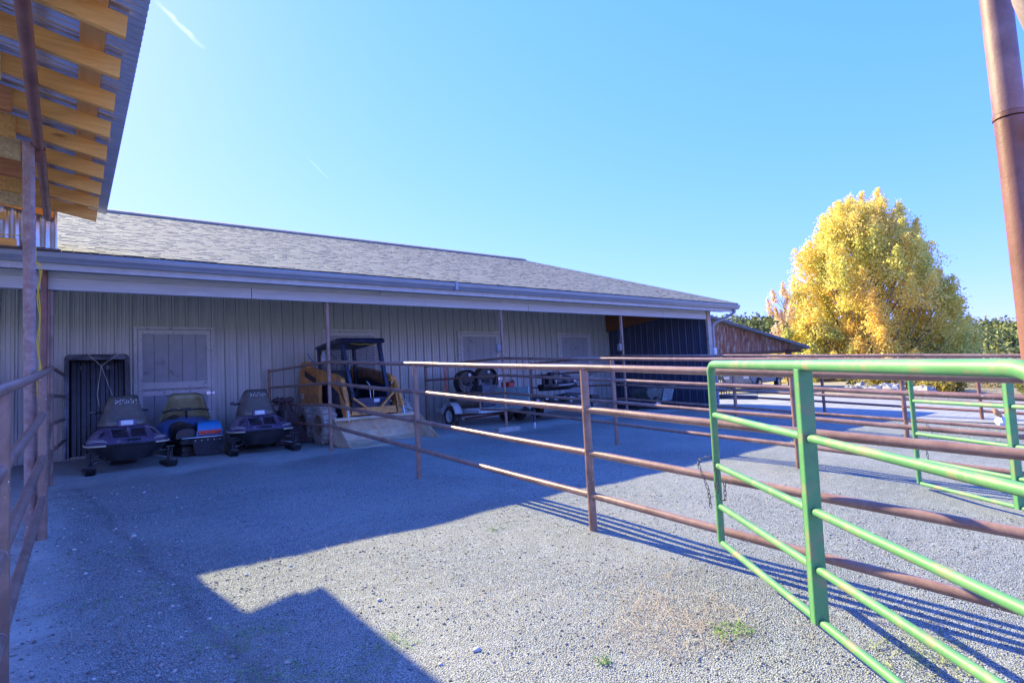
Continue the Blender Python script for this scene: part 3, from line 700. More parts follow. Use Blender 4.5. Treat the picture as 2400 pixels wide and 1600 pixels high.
    # skis
    for sx in (-.51, .51):
        sk = MB(); prof = [(-.31,.13),(-.29,.085),(-.25,.045),(-.19,.02),(-.10,.012),(.55,.012),(.60,.03)]
        rows = [[(sx-.062, y, z), (sx-.03, y, z+.018), (sx+.03, y, z+.018), (sx+.062, y, z)] for y, z in prof]
        sk.grid(rows); s_ = sk.build('ski', MAT['black'], T, smooth=True, solid=.014)
        lp = MB(); lp.tube([(sx-.03,-.27,.15),(sx-.03,-.24,.24),(sx-.03,-.17,.27),(sx-.02,-.08,.16),(sx-.0,.05,.06)], .009, 6); lp.build('ski_loop', MAT['black'], s_, smooth=True)
        sp = MB(); sp.tube([(sx,.12,.05),(sx,.09,.30)], .026, 10); sp.cbox((sx,.11,.075), (.07,.16,.05)); sp.tube([(sx+.045,.10,.10),(sx+.045,.08,.29)], .014, 8); sp.cbox((sx+.02,.085,.305), (.13,.06,.018)); 
        sp.build('spindle', MAT['dark_metal'], T, bevel=.004)
        sp = MB(); sp.tube([(sx,.12,.13),(sx*.2,.30,.24)], .011, 6); sp.tube([(sx,.12,.25),(sx*.3,.22,.28)], .010, 6); sp.build('radius_rod', MAT['chrome'], T, smooth=True)
    return T
make_snow('purple snowmobile between the black bed liner and the blue snowmobile', .765, .66, math.radians(2))
make_snow('purple snowmobile beside the brown cloth and the pipe fence', 2.77, 1.0, math.radians(-6))

# blue snowmobile seen from behind
T = tag(empty('snowmobile', (1.85, 1.78, 0), math.radians(3)), 'blue snowmobile seen from behind with red tail lights and a yellowed windshield', 'snowmobile')
m_ = MB()
rows = []
for (y, x0, x1, z0, z1) in ((0,-.03,.42,.36,.50),(.04,-.015,.41,.36,.585),(.10,0,.395,.36,.615),(.42,.02,.37,.36,.62),(.46,.04,.35,.36,.58)):
    rows.append([(x0-.02,y,z0),(x0,y,z0+.1*(z1-z0)),(x0+.02,y,z1-.02),(x0+.06,y,z1),(x1-.06,y,z1),(x1-.02,y,z1-.02),(x1,y,z0+.1*(z1-z0)),(x1+.02,y,z0)])
m_.grid(rows); n=8; m_.f.append(tuple(range(n))); m_.f.append(tuple(reversed(range(4*n,5*n)))); m_.build('tail_trunk', MAT['lightblue'], T, smooth=True, bevel=.008)
m_ = MB(); m_.cbox((.195,-.012,.415), (.385,.03,.078)); tl = m_.build('tail_light', MAT['redlens'], T, bevel=.02)
m_ = MB()
for x in (.085,.195,.305): m_.cbox((x,-.030,.412), (.085,.008,.042))
m_.build('reflector', M_plain('deep_red_reflector', (.60,.05,.045), .25), tl)
m_ = MB(); m_.cbox((.20,.2,.624), (.11,.03,.012)); m_.build('trunk_handle', MAT['black'], T)
m_ = MB(); m_.prism([(-.10,.31),(.40,.31),(.395,.16),(.41,.035),(.20,.015),(-.05,.03),(-.09,.16)], 'Y', -.08, -.066); m_.build('snow_flap', M_plain('flap_rubber', (.03,.034,.045), .6, dirt=(.09,.10,.13), dirt_amt=.3), T)
m_ = MB()
for x in (-.06,.04,.14,.24,.34): m_.lathe([(0.0,-.006),(.011,-.004),(.011,.004)], (x,-.086,.285), 'Y', 8)
m_.build('rivet', MAT['white'], T)
m_ = MB(); m_.tube([(-.28,.35,.33),(-.25,.0,.335),(.1,-.05,.335),(.40,-.05,.335),(.44,.3,.34)], .011, 8); m_.build('rear_bumper', MAT['chrome'], T, smooth=True)
m_ = MB(); m_.box(-.28,.42,.0,1.5,.22,.32); m_.box(-.24,.36,.1,2.0,.02,.20); m_.build('tunnel', MAT['rubber'], T, bevel=.02)
rows = []
for y, zt, w in ((.10,.50,.17),(.22,.58,.20),(.45,.60,.21),(.75,.62,.20),(.95,.68,.20),(1.15,.74,.18)):
    rows.append([(-.16+w*math.sin(a)*1.0 , y, .33+(zt-.33)*max(0,math.cos(a))**.5) for a in np.linspace(-PI/2, PI/2, 12)])
m_ = MB(); m_.grid(rows); m_.f.append(tuple(range(12))); m_.build('torn_seat', M_plain('torn_black_vinyl', (.03,.032,.045), .35, var=.5, vscale=12, dirt=(.12,.14,.2), dirt_amt=.3), T, smooth=True)
rows = []
for y, zt, w in ((.55,.42,.40),(.62,.56,.44),(.80,.66,.50),(1.05,.70,.52),(1.3,.68,.50),(1.55,.55,.40)):
    rows.append([(w*math.sin(a), y, .28+(zt-.28)*max(0,math.cos(a))**.45) for a in np.linspace(-PI/2, PI/2, 16)])
m_ = MB(); m_.grid(rows); m_.f.append(tuple(range(16))); m_.build('hood', MAT['bluep'], T, smooth=True)
m_ = MB(); m_.tube([(-.40,.92,.80),(-.24,.95,.83),(-.05,.95,.82),(.05,.95,.82),(.24,.95,.83),(.40,.92,.80)], .015, 8); m_.cbox((0,.95,.835),(.16,.06,.05)); m_.tube([(0,.95,.8),(.0,.85,.6)],.02,8)
m_.cbox((-.2,.95,.84),(.09,.05,.05)); m_.build('handlebar', MAT['black'], T, bevel=.003)
rows = []
for t in np.linspace(0,1,6):
    r = []
    for s in np.linspace(-1,1,15):
        a = abs(s); r.append((s*(.44-.16*t), 1.22-.10*t-(max(0,a-.6)/.4)**1.3*.20, .62+.52*t-(max(0,a-.78)/.22)*.05*t))
    rows.append(r)
m_ = MB(); m_.grid(rows); m_.build('windshield', MAT['amber'], T, smooth=True, solid=.006, autos=False)
m_ = MB(); m_.tube(rows[-1], .007, 6); m_.tube([r[-1] for r in rows], .006, 6); m_.build('windshield_edge', MAT['black'], T, smooth=True)

# ---------------------------------------------------------------- truck bed liner leaning on the wall
T = tag(empty('bed_liner', (.44, 3.18, 0)), 'black plastic truck bed liner leaning upright against the barn wall', 'bed liner')
Mt = Matrix.Rotation(math.radians(-8), 4, 'X') @ Matrix.Diagonal((.92,1,.965,1))
def lin(mb, name, mat, parent=T, **k):
    mb.v = [tuple(Mt @ Vector(p)) for p in mb.v]; return mb.build(name, mat, parent, **k)
m_ = MB(); rows = []
pr = []; x = -.42
while x < .36: pr += [(x,0),(x+.015,.025),(x+.085,.025),(x+.10,0)]; x += .155
pr = [(-.49,-.40),(-.46,-.40),(-.44,-.02),(-.42,0)] + pr[1:] + [(.43,0),(.44,-.02),(.46,-.40),(.49,-.40)]
m_.grid([[(x, -y_*1.0-.02 if y_ > 0 else y_, .10) for x, y_ in pr], [(x, -y_*1.0-.02 if y_ > 0 else y_, 1.90) for x, y_ in pr]])
lin(m_, 'ribbed_floor', MAT['liner'], solid=.008, bevel=.006)
m_ = MB(); m_.prism([(-.44,1.90),(.44,1.90),(.40,1.91),(-.40,1.91)], 'Y', -.40, .0); lin(m_, 'front_wall', MAT['black'])
m_ = MB(); pts = [(-.50,-.40,.05),(-.50,-.40,1.86)] + arc((-.44,-.40,1.88), .06, PI, PI/2, (1,0,0), (0,0,1), 5) + arc((.44,-.40,1.88), .06, PI/2, 0, (1,0,0), (0,0,1), 5) + [(.50,-.40,.05)]
m_.tube(pts, .026, 8); m_.box(-.50,-.45,-.41,-.385,.05,1.88); m_.box(.45,.50,-.41,-.385,.05,1.88); m_.box(-.47,.47,-.41,-.385,1.86,1.94); lin(m_, 'rim', M_plain('worn_black_rim', (.05,.055,.065), .35, dirt=(.16,.18,.22), dirt_amt=.45), smooth=True)
m_ = MB(); 
for x in (-.22,.2): m_.cbox((x,-.03,1.78),(.1,.03,.08))
for i in range(6): m_.cbox((-.34+.135*i,-.035,1.50),(.035,.012,.012))
lin(m_, 'hook_plate', M_plain('worn_clip', (.12,.13,.14), .4))
m_ = MB(); m_.tube([(0.12,2.72,1.93),(.32,2.70,1.70),(.26,2.65,1.2),(.29,2.6,.98)], .0045, 5); m_.tube([(.60,2.72,1.93),(.32,2.69,1.70),(.50,2.63,1.1),(.47,2.6,.98)], .0045, 5)
m_.v = [(x+.16,y,z) for x,y,z in m_.v]
tag(m_.build('string', MAT['string'], None), 'pale string crossed over the black bed liner', 'string')

# blue bin at the far left
m_ = MB(); T = tag(empty('storage_bin', (-2.0,2.9,0)), 'blue box with a black rim at the left edge beyond the fence', 'storage bin')
m_.box(-.9,.95,-.35,.35,.7,1.50); m_.build('bin_body', MAT['bluep'], T, bevel=.04)
m_ = MB(); m_.box(-.93,.98,-.38,.38,1.50,1.56); m_.build('lid_rim', MAT['black'], T, bevel=.02)
m_ = MB()
for x in (-.75,.8):
    for y in (-.28,.28): m_.box(x-.03,x+.03,y-.03,y+.03,0,.7)
m_.build('stand', MAT['dark_metal'], T)

# ---------------------------------------------------------------- skid steer loader
T = tag(empty('skid_steer_loader', (4.90, 2.0, 0)), 'orange skid steer loader with a muddy bucket and blue caged cab', 'skid steer')
def P_(mb, name, mat, parent=T, **k): return mb.build(name, mat, parent, **k)
# bucket: open side to the front (-y); back plate slopes
prof = [(-1.98,.0),(-1.30,.0),(-1.00,.06),(-.93,.22),(-.98,.42),(-1.12,.50)]
th = .015
m_ = MB(); m_.prism(prof + [(y+.02, z+.012) for y, z in reversed(prof)][:1] + [(p[0]+.035, p[1]+.005) for p in reversed(prof)][1:-1] + [(-1.30,-.012),(-1.98,-.012)], 'X', -.90, .90); bk = P_(m_, 'bucket', MAT['mud'], bevel=.006)
for x in (-.912, .899):
    m_ = MB(); m_.prism([(-1.98,.0),(-1.92,.03),(-1.14,.50),(-.98,.42),(-.92,.22),(-1.0,.04),(-1.3,-.01)], 'X', x, x+.014); P_(m_, 'side_plate', MAT['mud'], bk)
m_ = MB(); m_.box(-.90,.90,-1.155,-1.10,.455,.51); P_(m_, 'top_lip', MAT['mud'], bk, bevel=.006)
# wheels
for (x, y) in ((-.86,-.50),(-.86,.46),(.80,-.50),(.80,.46)):
    s = -1 if x < 0 else 1
    m_ = MB(); prof = [(.20,-.13),(.30,-.145),(.355,-.13),(.375,-.08),(.38,0),(.375,.08),(.355,.13),(.30,.145),(.20,.13)]
    m_.lathe(prof, (x, y, .375), 'X', 40)
    for k in range(18):
        a = 2*PI*k/18
        for q in (-1, 1):
            aa = a + (PI/18 if q > 0 else 0); c = Vector((x+q*.068, y+.38*math.cos(aa), .375+.38*math.sin(aa)))
            m_.cbox(c, (.13,.055,.06), (aa,0,q*.35))
    w = P_(m_, 'tyre', MAT['mud_rubber'], bevel=.006)
    m_ = MB(); m_.lathe([(.0,s*-.03),(.10,s*-.03),(.12,s*.02),(.19,s*.05),(.21,s*.12),(.215,s*.13)], (x, y, .375), 'X', 28); P_(m_, 'rim', M_plain('muddy_rim', (.27,.20,.13), .9, var=.3), w, smooth=True)
# chassis
m_ = MB(); m_.prism([(-.80,.22),(-.84,.55),(-.30,.62),(1.25,.66),(1.45,.60),(1.45,.22)], 'X', -.62, .60); P_(m_, 'chassis', MAT['navy'], bevel=.01)
m_ = MB(); m_.box(-.40,.40,-.865,-.845,.60,.86); m_.box(-.12,.02,-.872,-.866,.72,.80); P_(m_, 'front_panel', MAT['navy'])
m_ = MB(); m_.cbox((.10,-.875,.80),(.12,.006,.07)); P_(m_, 'sticker', MAT['white'])
m_ = MB()
for x0, x1 in ((-.66,-.58),(.54,.62)):
    m_.prism([(.35,.72),(1.55,.72),(1.62,1.0),(1.58,1.55),(1.35,1.60),(.35,1.25)], 'X', x0, x1)
m_.box(-.58,.54,1.30,1.6,.66,1.35); P_(m_, 'engine_body', MAT['orange'], bevel=.02)
m_ = MB(); 
for k in range(12): m_.box(-.672,-.66,.50+.06*k,.535+.06*k,1.20+.017*k,1.33+.017*k)
P_(m_, 'louvre', MAT['black'])
m_ = MB(); m_.cbox((-.665,1.40,.95),(.008,.14,.12)); P_(m_, 'decal', MAT['white'])
# lift arms
for s in (-1, 1):
    x = s*.55
    m_ = MB()
    ar = [(1.45,1.62),(1.50,1.42),(-.35,1.10),(-.62,.98),(-.86,.40),(-1.02,.40),(-.90,.95),(-.72,1.28),(-.45,1.36),(.40,1.50)]
    m_.prism(ar, 'X', x-.045 if s > 0 else x-.055, x+.055 if s > 0 else x+.045); a_ = P_(m_, 'lift_arm', MAT['orange'], bevel=.012)
    m_ = MB(); m_.lathe([(0,-.07),(.045,-.07),(.045,.07),(0,.07)], (x,-.55,1.22), 'X', 16); m_.lathe([(0,-.07),(.04,-.07),(.04,.07),(0,.07)], (x,-.74,1.14), 'X', 16); P_(m_, 'pivot_pin', MAT['chrome'], a_)
    m_ = MB(); m_.tube([(x+s*.03,-.80,1.20),(x+s*.05,-1.05,.66)], .036, 12); P_(m_, 'cylinder', MAT['orange'], smooth=True)
    m_ = MB(); m_.tube([(x+s*.05,-1.05,.68),(x+s*.055,-1.13,.42)], .018, 10); P_(m_, 'piston_rod', MAT['chrome'], smooth=True)
    m_ = MB(); m_.tube([(x-s*.03,-.80,1.15),(x-s*.10,-1.0,.95),(x-s*.08,-1.02,.75),(x-s*.05,-.98,.55)], .011, 7); m_.tube([(x+s*.06,-.72,1.10),(x+s*.12,-.95,.98),(x+s*.09,-1.05,.8)], .011, 7); P_(m_, 'hydraulic_hose', MAT['black'], smooth=True)
m_ = MB(); m_.bar((-.50,-.93,.60),(.50,-.93,.60),.10,.15); P_(m_, 'cross_tube', MAT['orange'], bevel=.01)
m_ = MB(); m_.bar((-.46,-.96,.88),(-.16,-.96,.66),.03,.09,(0,1,0)); m_.bar((.46,-.96,.98),(.14,-.96,.66),.03,.09,(0,1,0)); P_(m_, 'brace', MAT['orange'])
# cab
m_ = MB()
cp = {(-1,-1):((-.36,-.78,.78),(-.42,-.42,2.02)), (1,-1):((.42,-.78,.78),(.40,-.42,2.02)), (-1,1):((-.42,.85,.9),(-.42,.95,1.98)), (1,1):((.42,.85,.9),(.40,.95,1.98))}
for k_, (a, b) in cp.items(): m_.bar(a, b, .075, .075)
P_(m_, 'cab_post', MAT['navy'], bevel=.01)
m_ = MB(); m_.prism([(-.62,2.035),(-.55,2.11),(-.3,2.125),(1.0,2.05),(1.05,1.99),(.98,1.97),(-.58,2.01)], 'X', -.48, .46); P_(m_, 'cab_roof', MAT['navy'], bevel=.02)
for s, x in ((-1,-.42),(1,.41)):
    m_ = MB()
    for k in range(26): 
        y = -.55+.056*k
        if y < .92: m_.bar((x, y, 1.15), (x, max(y,-.36 if y<-.36 else y), 1.98), .006, .006)
    for k in range(15): m_.bar((x, -.62+.014*k, 1.16+.056*k), (x, .92, 1.16+.056*k), .006, .006)
    P_(m_, 'side_mesh', MAT['dark_metal'])
m_ = MB()
for k in range(14): m_.bar((-.38+.058*k,.93,1.25),(-.38+.058*k,.93,1.95),.006,.006)
for k in range(12): m_.bar((-.40,.93,1.26+.06*k),(.40,.93,1.26+.06*k),.006,.006)
P_(m_, 'rear_mesh', MAT['dark_metal'])
m_ = MB(); m_.box(-.25,.25,.35,.80,.85,1.0); m_.prism([(.65,1.0),(.80,1.0),(.88,1.5),(.75,1.5)], 'X', -.25, .25); P_(m_, 'seat', MAT['black'], bevel=.03)
m_ = MB(); m_.tube([(.12,-.55,.80),(.10,-.55,1.12),(.06,-.50,1.20)], .012, 8); m_.tube([(.20,-.50,.80),(.20,-.52,1.1)], .012, 8); P_(m_, 'control_lever', MAT['chrome'], smooth=True)
m_ = MB(); m_.prism([(-.76,.60),(.9,.66),(.9,1.15),(.3,1.15),(-.5,.86)], 'X', -.50, -.44); m_.prism([(-.76,.60),(.9,.66),(.9,1.3),(.3,1.3),(-.5,1.1)], 'X', .44, .50); P_(m_, 'cab_side', MAT['navy'])
m_ = MB(); m_.tube([(-.30,-.60,1.99),(-.1,-.61,1.965),(.0,-.61,1.985),(.15,-.61,1.955),(.28,-.60,1.99)], .005, 5); P_(m_, 'loose_wire', MAT['yellow'])
m_ = MB(); m_.lathe([(0,1.62),(.055,1.62),(.06,1.68),(.06,1.80),(.03,1.86),(.02,1.90),(0,1.9)], (-.55,.30,0), 'Z', 16); P_(m_, 'filter_bottle', M_plain('pale_plastic', (.42,.45,.50), .4), smooth=True)
m_ = MB(); m_.box(-.66,-.50,1.1,1.5,1.55,1.72); P_(m_, 'rear_light_box', MAT['orange'], bevel=.02)
m_ = MB(); m_.tube([(-.66,1.0,1.90),(-.60,1.0,1.78),(-.50,1.0,1.68)], .014, 8); P_(m_, 'blue_hose', MAT['lightblue'], smooth=True)

# ---------------------------------------------------------------- cloth heap
T = tag(empty('cloth_heap', (3.50,2.30,0)), 'brown cloth draped over a stand between snowmobile and loader tyres', 'cloth')
rows = []
for i, t in enumerate(np.linspace(0, 1, 22)):
    r = []
    for k in range(41):
        a = 2*PI*k/40; rr = .07+.30*t**1.15; fold = 1+.20*t*math.sin(a*7+1.5*math.sin(a*2))+.07*math.sin(a*13+t*4)
        r.append((rr*fold*math.cos(a)*.85+.12*t, rr*fold*math.sin(a), .90-.86*t**1.4+.02*math.sin(a*3)))
    rows.append(r)
m_ = MB(); m_.grid(rows); m_.f.append(tuple(range(40))); m_.build('draped_cloth', MAT['cloth'], T, smooth=True)
m_ = MB()
pts = [(.16*math.cos(2*PI*k/24)*(1+.2*math.sin(k*1.9)), .14*math.sin(2*PI*k/24), .90+.03*math.sin(k*2.3)) for k in range(24)]; m_.tube(pts, .045, 8, closed=True); m_.build('rolled_top', MAT['cloth'], T, smooth=True)
m_ = MB(); m_.lathe([(0,.7),(.16,.7),(.17,.0),(0,0)], (.0,-.05,0), 'Z', 20); m_.build('stand', MAT['dark_metal'], T)

# ---------------------------------------------------------------- trailers
def wheel(mb_parent, x, y, r=.26, w=.16, rim=MAT['white'], face=-1):
    m_ = MB(); h = w/2; m_.lathe([(r*.60,-h),(r*.78,-h*1.08),(r*.93,-h*.95),(r,-h*.55),(r,h*.55),(r*.93,h*.95),(r*.78,h*1.08),(r*.60,h)], (x,y,r), 'X', 32)
    t = m_.build('wheel', MAT['rubber'], mb_parent, smooth=True)
    m_ = MB(); f = face; m_.lathe([(0,f*h*.75),(r*.14,f*h*.80),(r*.18,f*h*.45),(r*.40,f*h*.35),(r*.50,f*h*.85),(r*.60,f*h*.98),(r*.62,f*h)], (x,y,r), 'X', 28); m_.build('rim', rim, t, smooth=True)
    return t
T = tag(empty('utility_trailer', (8.4, 2.4, 0)), 'white framed two-wheel trailer carrying a tank and black fan shrouds', 'trailer')
wheel(T, -.86, -.06, .255, .17); wheel(T, .78, -.15, .255, .17, MAT['dark_metal'], -1)
m_ = MB(); m_.bar((-.62,-.35,.36),(2.0,-.35,.36),.05,.10); m_.bar((-.62,-.95,.36),(.62,-.95,.36),.05,.09); m_.bar((-.62,1.1,.36),(.62,1.1,.36),.05,.09); m_.bar((-.62,-.95,.355),(-.62,1.1,.355),.05,.08); m_.bar((.62,-.95,.355),(.62,1.1,.355),.05,.08); m_.build('frame', MAT['white'], T)
m_ = MB(); m_.bar((-.8,-.06,.25),(.75,-.10,.25),.06,.06); m_.bar((-.5,-.1,.16),(.9,-.25,.22),.03,.05); m_.build('axle', M_plain('rusty_axle', (.13,.07,.05), .8), T)
m_ = MB()
for x in (-.86,):
    rows = [[(x-.11, -.06+.33*math.cos(a), .26+.33*math.sin(a)), (x+.11, -.06+.33*math.cos(a), .26+.33*math.sin(a))] for a in np.linspace(.15, PI-.15, 14)]; m_.grid(rows)
m_.build('fender', MAT['white'], T, smooth=True, solid=.01)
m_ = MB(); m_.lathe([(0,-.58),(.16,-.55),(.215,-.46),(.215,.40),(.16,.50),(0,.53)], (-.05,.25,.62), 'X', 28); m_.build('tank', M_plain('brown_tank', (.15,.12,.09), .6, dirt=(.08,.07,.07), dirt_amt=.4), T, smooth=True)
m_ = MB(); m_.box(.15,.62,.0,.5,.42,.98); m_.build('engine_cover', M_plain('grey_blue_panel', (.10,.13,.18), .5), T, bevel=.02)
for cx, cz, ww in ((-.12,1.08,.30),(.50,1.12,.33)):
    m_ = MB(); m_.lathe([(ww,-.10),(ww+.02,-.12),(ww+.02,.12),(ww,.10),(ww-.02,.08),(ww-.02,-.08),(ww,-.10)], (cx,.35,cz), 'Y', 36)
    m_.lathe([(.0,-.05),(.09,-.05),(.09,.05),(0,.05)], (cx,.35,cz), 'Y', 20)
    m_.prism([(cx-ww,cz),(cx+ww,cz),(cx+ww*.95,cz+ww*.55),(cx+ww*.5,cz+ww*.98),(cx-ww*.5,cz+ww*.98),(cx-ww*.95,cz+ww*.55)], 'Y', .31, .37)
    fs = m_.build('fan_shroud', MAT['black'], T, smooth=True)
    m_ = MB()
    for k in range(14):
        a = PI+PI*k/13; m_.tube([(cx+.05*math.cos(a),.24,cz+.05*math.sin(a)),(cx+(ww)*math.cos(a),.26,cz+(ww)*math.sin(a))], .007, 5)
    for q in (.4,.62,.82): m_.tube([(cx+ww*q*math.cos(a), .245, cz+ww*q*math.sin(a)) for a in np.linspace(PI, 2*PI, 16)], .006, 5)
    m_.build('fan_guard', MAT['black'], fs)
    m_ = MB(); m_.lathe([(0,-.02),(.045,-.015),(.045,.01)], (cx+.08,.29,cz+ww*.62), 'Y', 14); m_.build('cap', MAT['white'], fs)
m_ = MB(); m_.tube([(-.55,.1,1.25),(-.35,.05,.9),(-.15,.0,.72)], .012, 6); m_.tube([(.75,.1,1.38),(.60,.0,1.0),(.35,-.05,.75)], .010, 6); m_.build('tie_strap', M_plain('tan_strap', (.42,.24,.16), .8), T)

T = tag(empty('cargo_trailer', (9.2, 1.3, 0)), 'dark low trailer with a pale plywood side behind the concrete-footed post', 'trailer')
m_ = MB(); m_.box(-.60,-.575,-.72,.62,.37,.635); m_.box(-.60,-.575,-.72,.62,.642,.90); m_.build('plywood_side', M_plain('pale_aqua_plywood', (.36,.52,.55), .6, var=.1, dirt=(.16,.13,.10), dirt_amt=.15, dscale=5), T)
m_ = MB(); m_.box(-.57,1.9,-.5,.6,.36,.44); m_.bar((-.57,-.5,.40),(-1.1,-1.35,.36),.06,.07); m_.bar((1.9,-.1,.42),(2.3,-.1,.42),.08,.07)
m_.build('bed', MAT['dark_metal'], T, bevel=.008)
wheel(T, 1.05, .95, .24, .15, MAT['dark_metal'])
wheel(T, .35, .85, .25, .15, MAT['dark_metal'])
m_ = MB(); m_.tube([(-1.12,-1.50,.12),(-1.12,-1.50,.40)], .030, 12); jk = m_.build('jack_stand', MAT['navy'], T, smooth=True)
m_ = MB(); m_.tube([(-1.12,-1.50,-.03),(-1.12,-1.50,.13)], .024, 12); m_.lathe([(0,-.03),(.05,-.03),(.05,-.015),(0,-.01)], (-1.12,-1.50,0), 'Z', 14); m_.build('jack_foot', MAT['white'], jk, smooth=True)
# engine clutter on the bed
m_ = MB(); random.seed(3)
for k in range(9):
    x = -.2+.22*k; m_.cbox((x,random.uniform(-.3,.0),.52+random.uniform(-.03,.04)), (random.uniform(.10,.2),.2,random.uniform(.10,.2)), (0,0,random.uniform(-.3,.3)))
m_.build('engine_block', MAT['dark_metal'], T, bevel=.015)
m_ = MB()
for k in range(6): m_.cbox((-.1+.30*k,-.45,.54+.02*(k%2)), (.09,.03,.05))
m_.build('label_plate', M_plain('scratched_metal', (.40,.42,.48), .4), T)
m_ = MB(); m_.lathe([(0,0),(.035,0),(.035,.11),(.015,.14),(0,.14)], (1.0,-.48,.44), 'Z', 12); m_.build('pale_bottle', MAT['white'], T, smooth=True)
m_ = MB(); m_.tube([(-.95,-.2,.47),(.9,-.45,.66),(1.4,-.45,.62)], .02, 8); m_.tube([(.1,-.4,.6),(.5,-.45,.45),(1.1,-.4,.62)], .014, 8); m_.build('conduit', MAT['black'], T, smooth=True)
m_ = MB(); 
for k in range(10):
    a = Vector((2.18,-.25,.62-.035*k)); ring = [a+Vector((.010*math.sin(t)*(1 if k%2 else .3), .010*math.sin(t)*(.3 if k%2 else 1), .022*math.cos(t))) for t in [2*PI*j/8 for j in range(8)]]; m_.tube(ring, .005, 5, closed=True)
m_.build('safety_chain', MAT['chrome'], T)
m_ = MB(); m_.box(1.95,2.25,-.30,-.1,.47,.56); m_.bar((2.05,-.2,.1),(2.05,-.2,.56),.06,.06); m_.build('coupler', MAT['dark_metal'], T, bevel=.01)

# red fuel can on the plywood
T = tag(empty('fuel_can', (8.66,1.45,.90)), 'small red can with a silver spout on top of the pale plywood side', 'can')
m_ = MB(); m_.box(-.09,.09,-.17,.17,0,.13); m_.build('can_body', MAT['redpaint'], T, bevel=.02)
m_ = MB(); m_.tube([(0,-.12,.12),(0,-.2,.17),(0,-.26,.10)], .02, 10); m_.build('spout', MAT['chrome'], T, smooth=True)
m_ = MB(); m_.tube([(0,.10,.13),(0,.08,.19),(0,-.06,.19),(0,-.08,.13)], .01, 8); m_.build('handle', MAT['redpaint'], T, smooth=True)
# sled-like outboard on the trailer
T = tag(empty('boat_motor_sled', (10.45,1.55,.72)), 'black sled-shaped hull with an engine and looped hose lying on the trailer', 'sled')
rows = []
for t in np.linspace(0, 1, 14):
    x = -.62+1.30*t; w = .23*math.sin(PI*min(1,.12+t*.80))**.6 if t < .97 else .04; zt = .19 if t < .5 else .19-.03*(t-.5); zb = .02+.16*max(0,t-.62)**1.4*2.2
    rows.append([(x,-w,zt),(x,-w*1.0,(zt+zb)/2),(x,-w*.6,zb),(x,w*.6,zb),(x,w,(zt+zb)/2),(x,w,zt)])
m_ = MB(); m_.grid(rows); m_.f.append(tuple(range(6))); m_.f.append(tuple(reversed(range(13*6,14*6)))); m_.build('hull', MAT['black'], T, smooth=True)
m_ = MB(); m_.tube([(-.2,-.245,.15),(.15,-.235,.155),(.40,-.215,.175)], .012, 6); m_.build('hull_stripe', MAT['white'], T)
m_ = MB(); m_.lathe([(0,-.20),(.12,-.19),(.15,-.10),(.15,.10),(.10,.18),(0,.19)], (-.05,0,.25), 'X', 20); m_.lathe([(0,-.18),(.11,-.17),(.15,-.08),(.14,.08),(.09,.17),(0,.18)], (.33,0,.27), 'X', 20); m_.build('engine_cowl', M_plain('dusty_black_cowl', (.04,.045,.07), .35, dirt=(.13,.14,.18), dirt_amt=.4), T, smooth=True)
m_ = MB(); m_.cbox((-.34,0,.30),(.14,.2,.25)); m_.lathe([(0,-.06),(.09,-.06),(.09,.06),(0,.06)], (-.30,-.05,.42), 'X', 16); m_.cbox((-.52,0,.27),(.05,.08,.2)); m_.build('motor_head', MAT['black'], T, bevel=.02)
m_ = MB(); m_.tube([(-.42,0,.36),(-.62,-.03,.50)], .012, 8); m_.tube([(-.3,0,.45),(-.12,-.10,.50),(.05,-.16,.44),(.16,-.20,.25),(.17,-.22,.10)], .013, 8); m_.build('tiller_hose', MAT['black'], T, smooth=True)
m_ = MB(); m_.lathe([(.05,-.05),(.08,-.04),(.08,.04),(.05,.05)], (.55,-.02,.24), 'X', 16); m_.tube([(-.22,-.17,.12),(-.22,-.18,.30)], .012, 6); m_.build('chrome_fitting', MAT['chrome'], T, smooth=True)

# orange rope on the fence rail
m_ = MB()
for (dy_, z0, ph) in ((0,1.58,0),(.06,1.575,1),(.10,1.57,2),(-.05,1.57,3)):
    pts = [(7.42+.012*math.sin(i*.9+ph), 2.35+dy_*(1-i/16)+.02*math.sin(i*.8+ph)+.05*(i/10 if i>9 else 0)*math.sin(ph*2), z0-.062*i) for i in range(14)]
    m_.tube(pts, .006, 6)
m_.tube([(7.42,2.28,.80),(7.42,2.34,.68),(7.42,2.40,.80),(7.42,2.38,.85)], .006, 6)
tag(m_.build('rope', MAT['rope_o'], None, smooth=True), 'orange rope looped over the pipe rail left of the trailer', 'rope')

# dump cart
T = tag(empty('dump_cart', (13.75,1.05,0)), 'grey garden dump cart in the corner by the dark ribbed wall', 'cart')
m_ = MB(); m_.prism([(-.55,.62),(.10,.62),(.18,.60),(.02,.25),(-.45,.30),(-.62,.50)], 'Y', -.32, .32); m_.build('tub', M_plain('grey_green_tub', (.085,.10,.09), .6, dirt=(.22,.23,.22), dirt_amt=.3), T, bevel=.02)
m_ = MB(); m_.prism([(.20,.64),(.72,.66),(.52,.24),(.06,.22)], 'Y', -.33, -.31); m_.prism([(.20,.64),(.72,.66),(.52,.24),(.06,.22)], 'Y', .31, .33); m_.bar((.72,-.33,.66),(.72,.33,.66),.02,.02); m_.prism([(.22,.60),(.24,.60),(.10,.22),(.08,.22)],'Y',-.31,.31); m_.build('tipped_panel', M_plain('pale_scuffed_panel', (.17,.21,.22), .5, dirt=(.35,.40,.40), dirt_amt=.3), T)
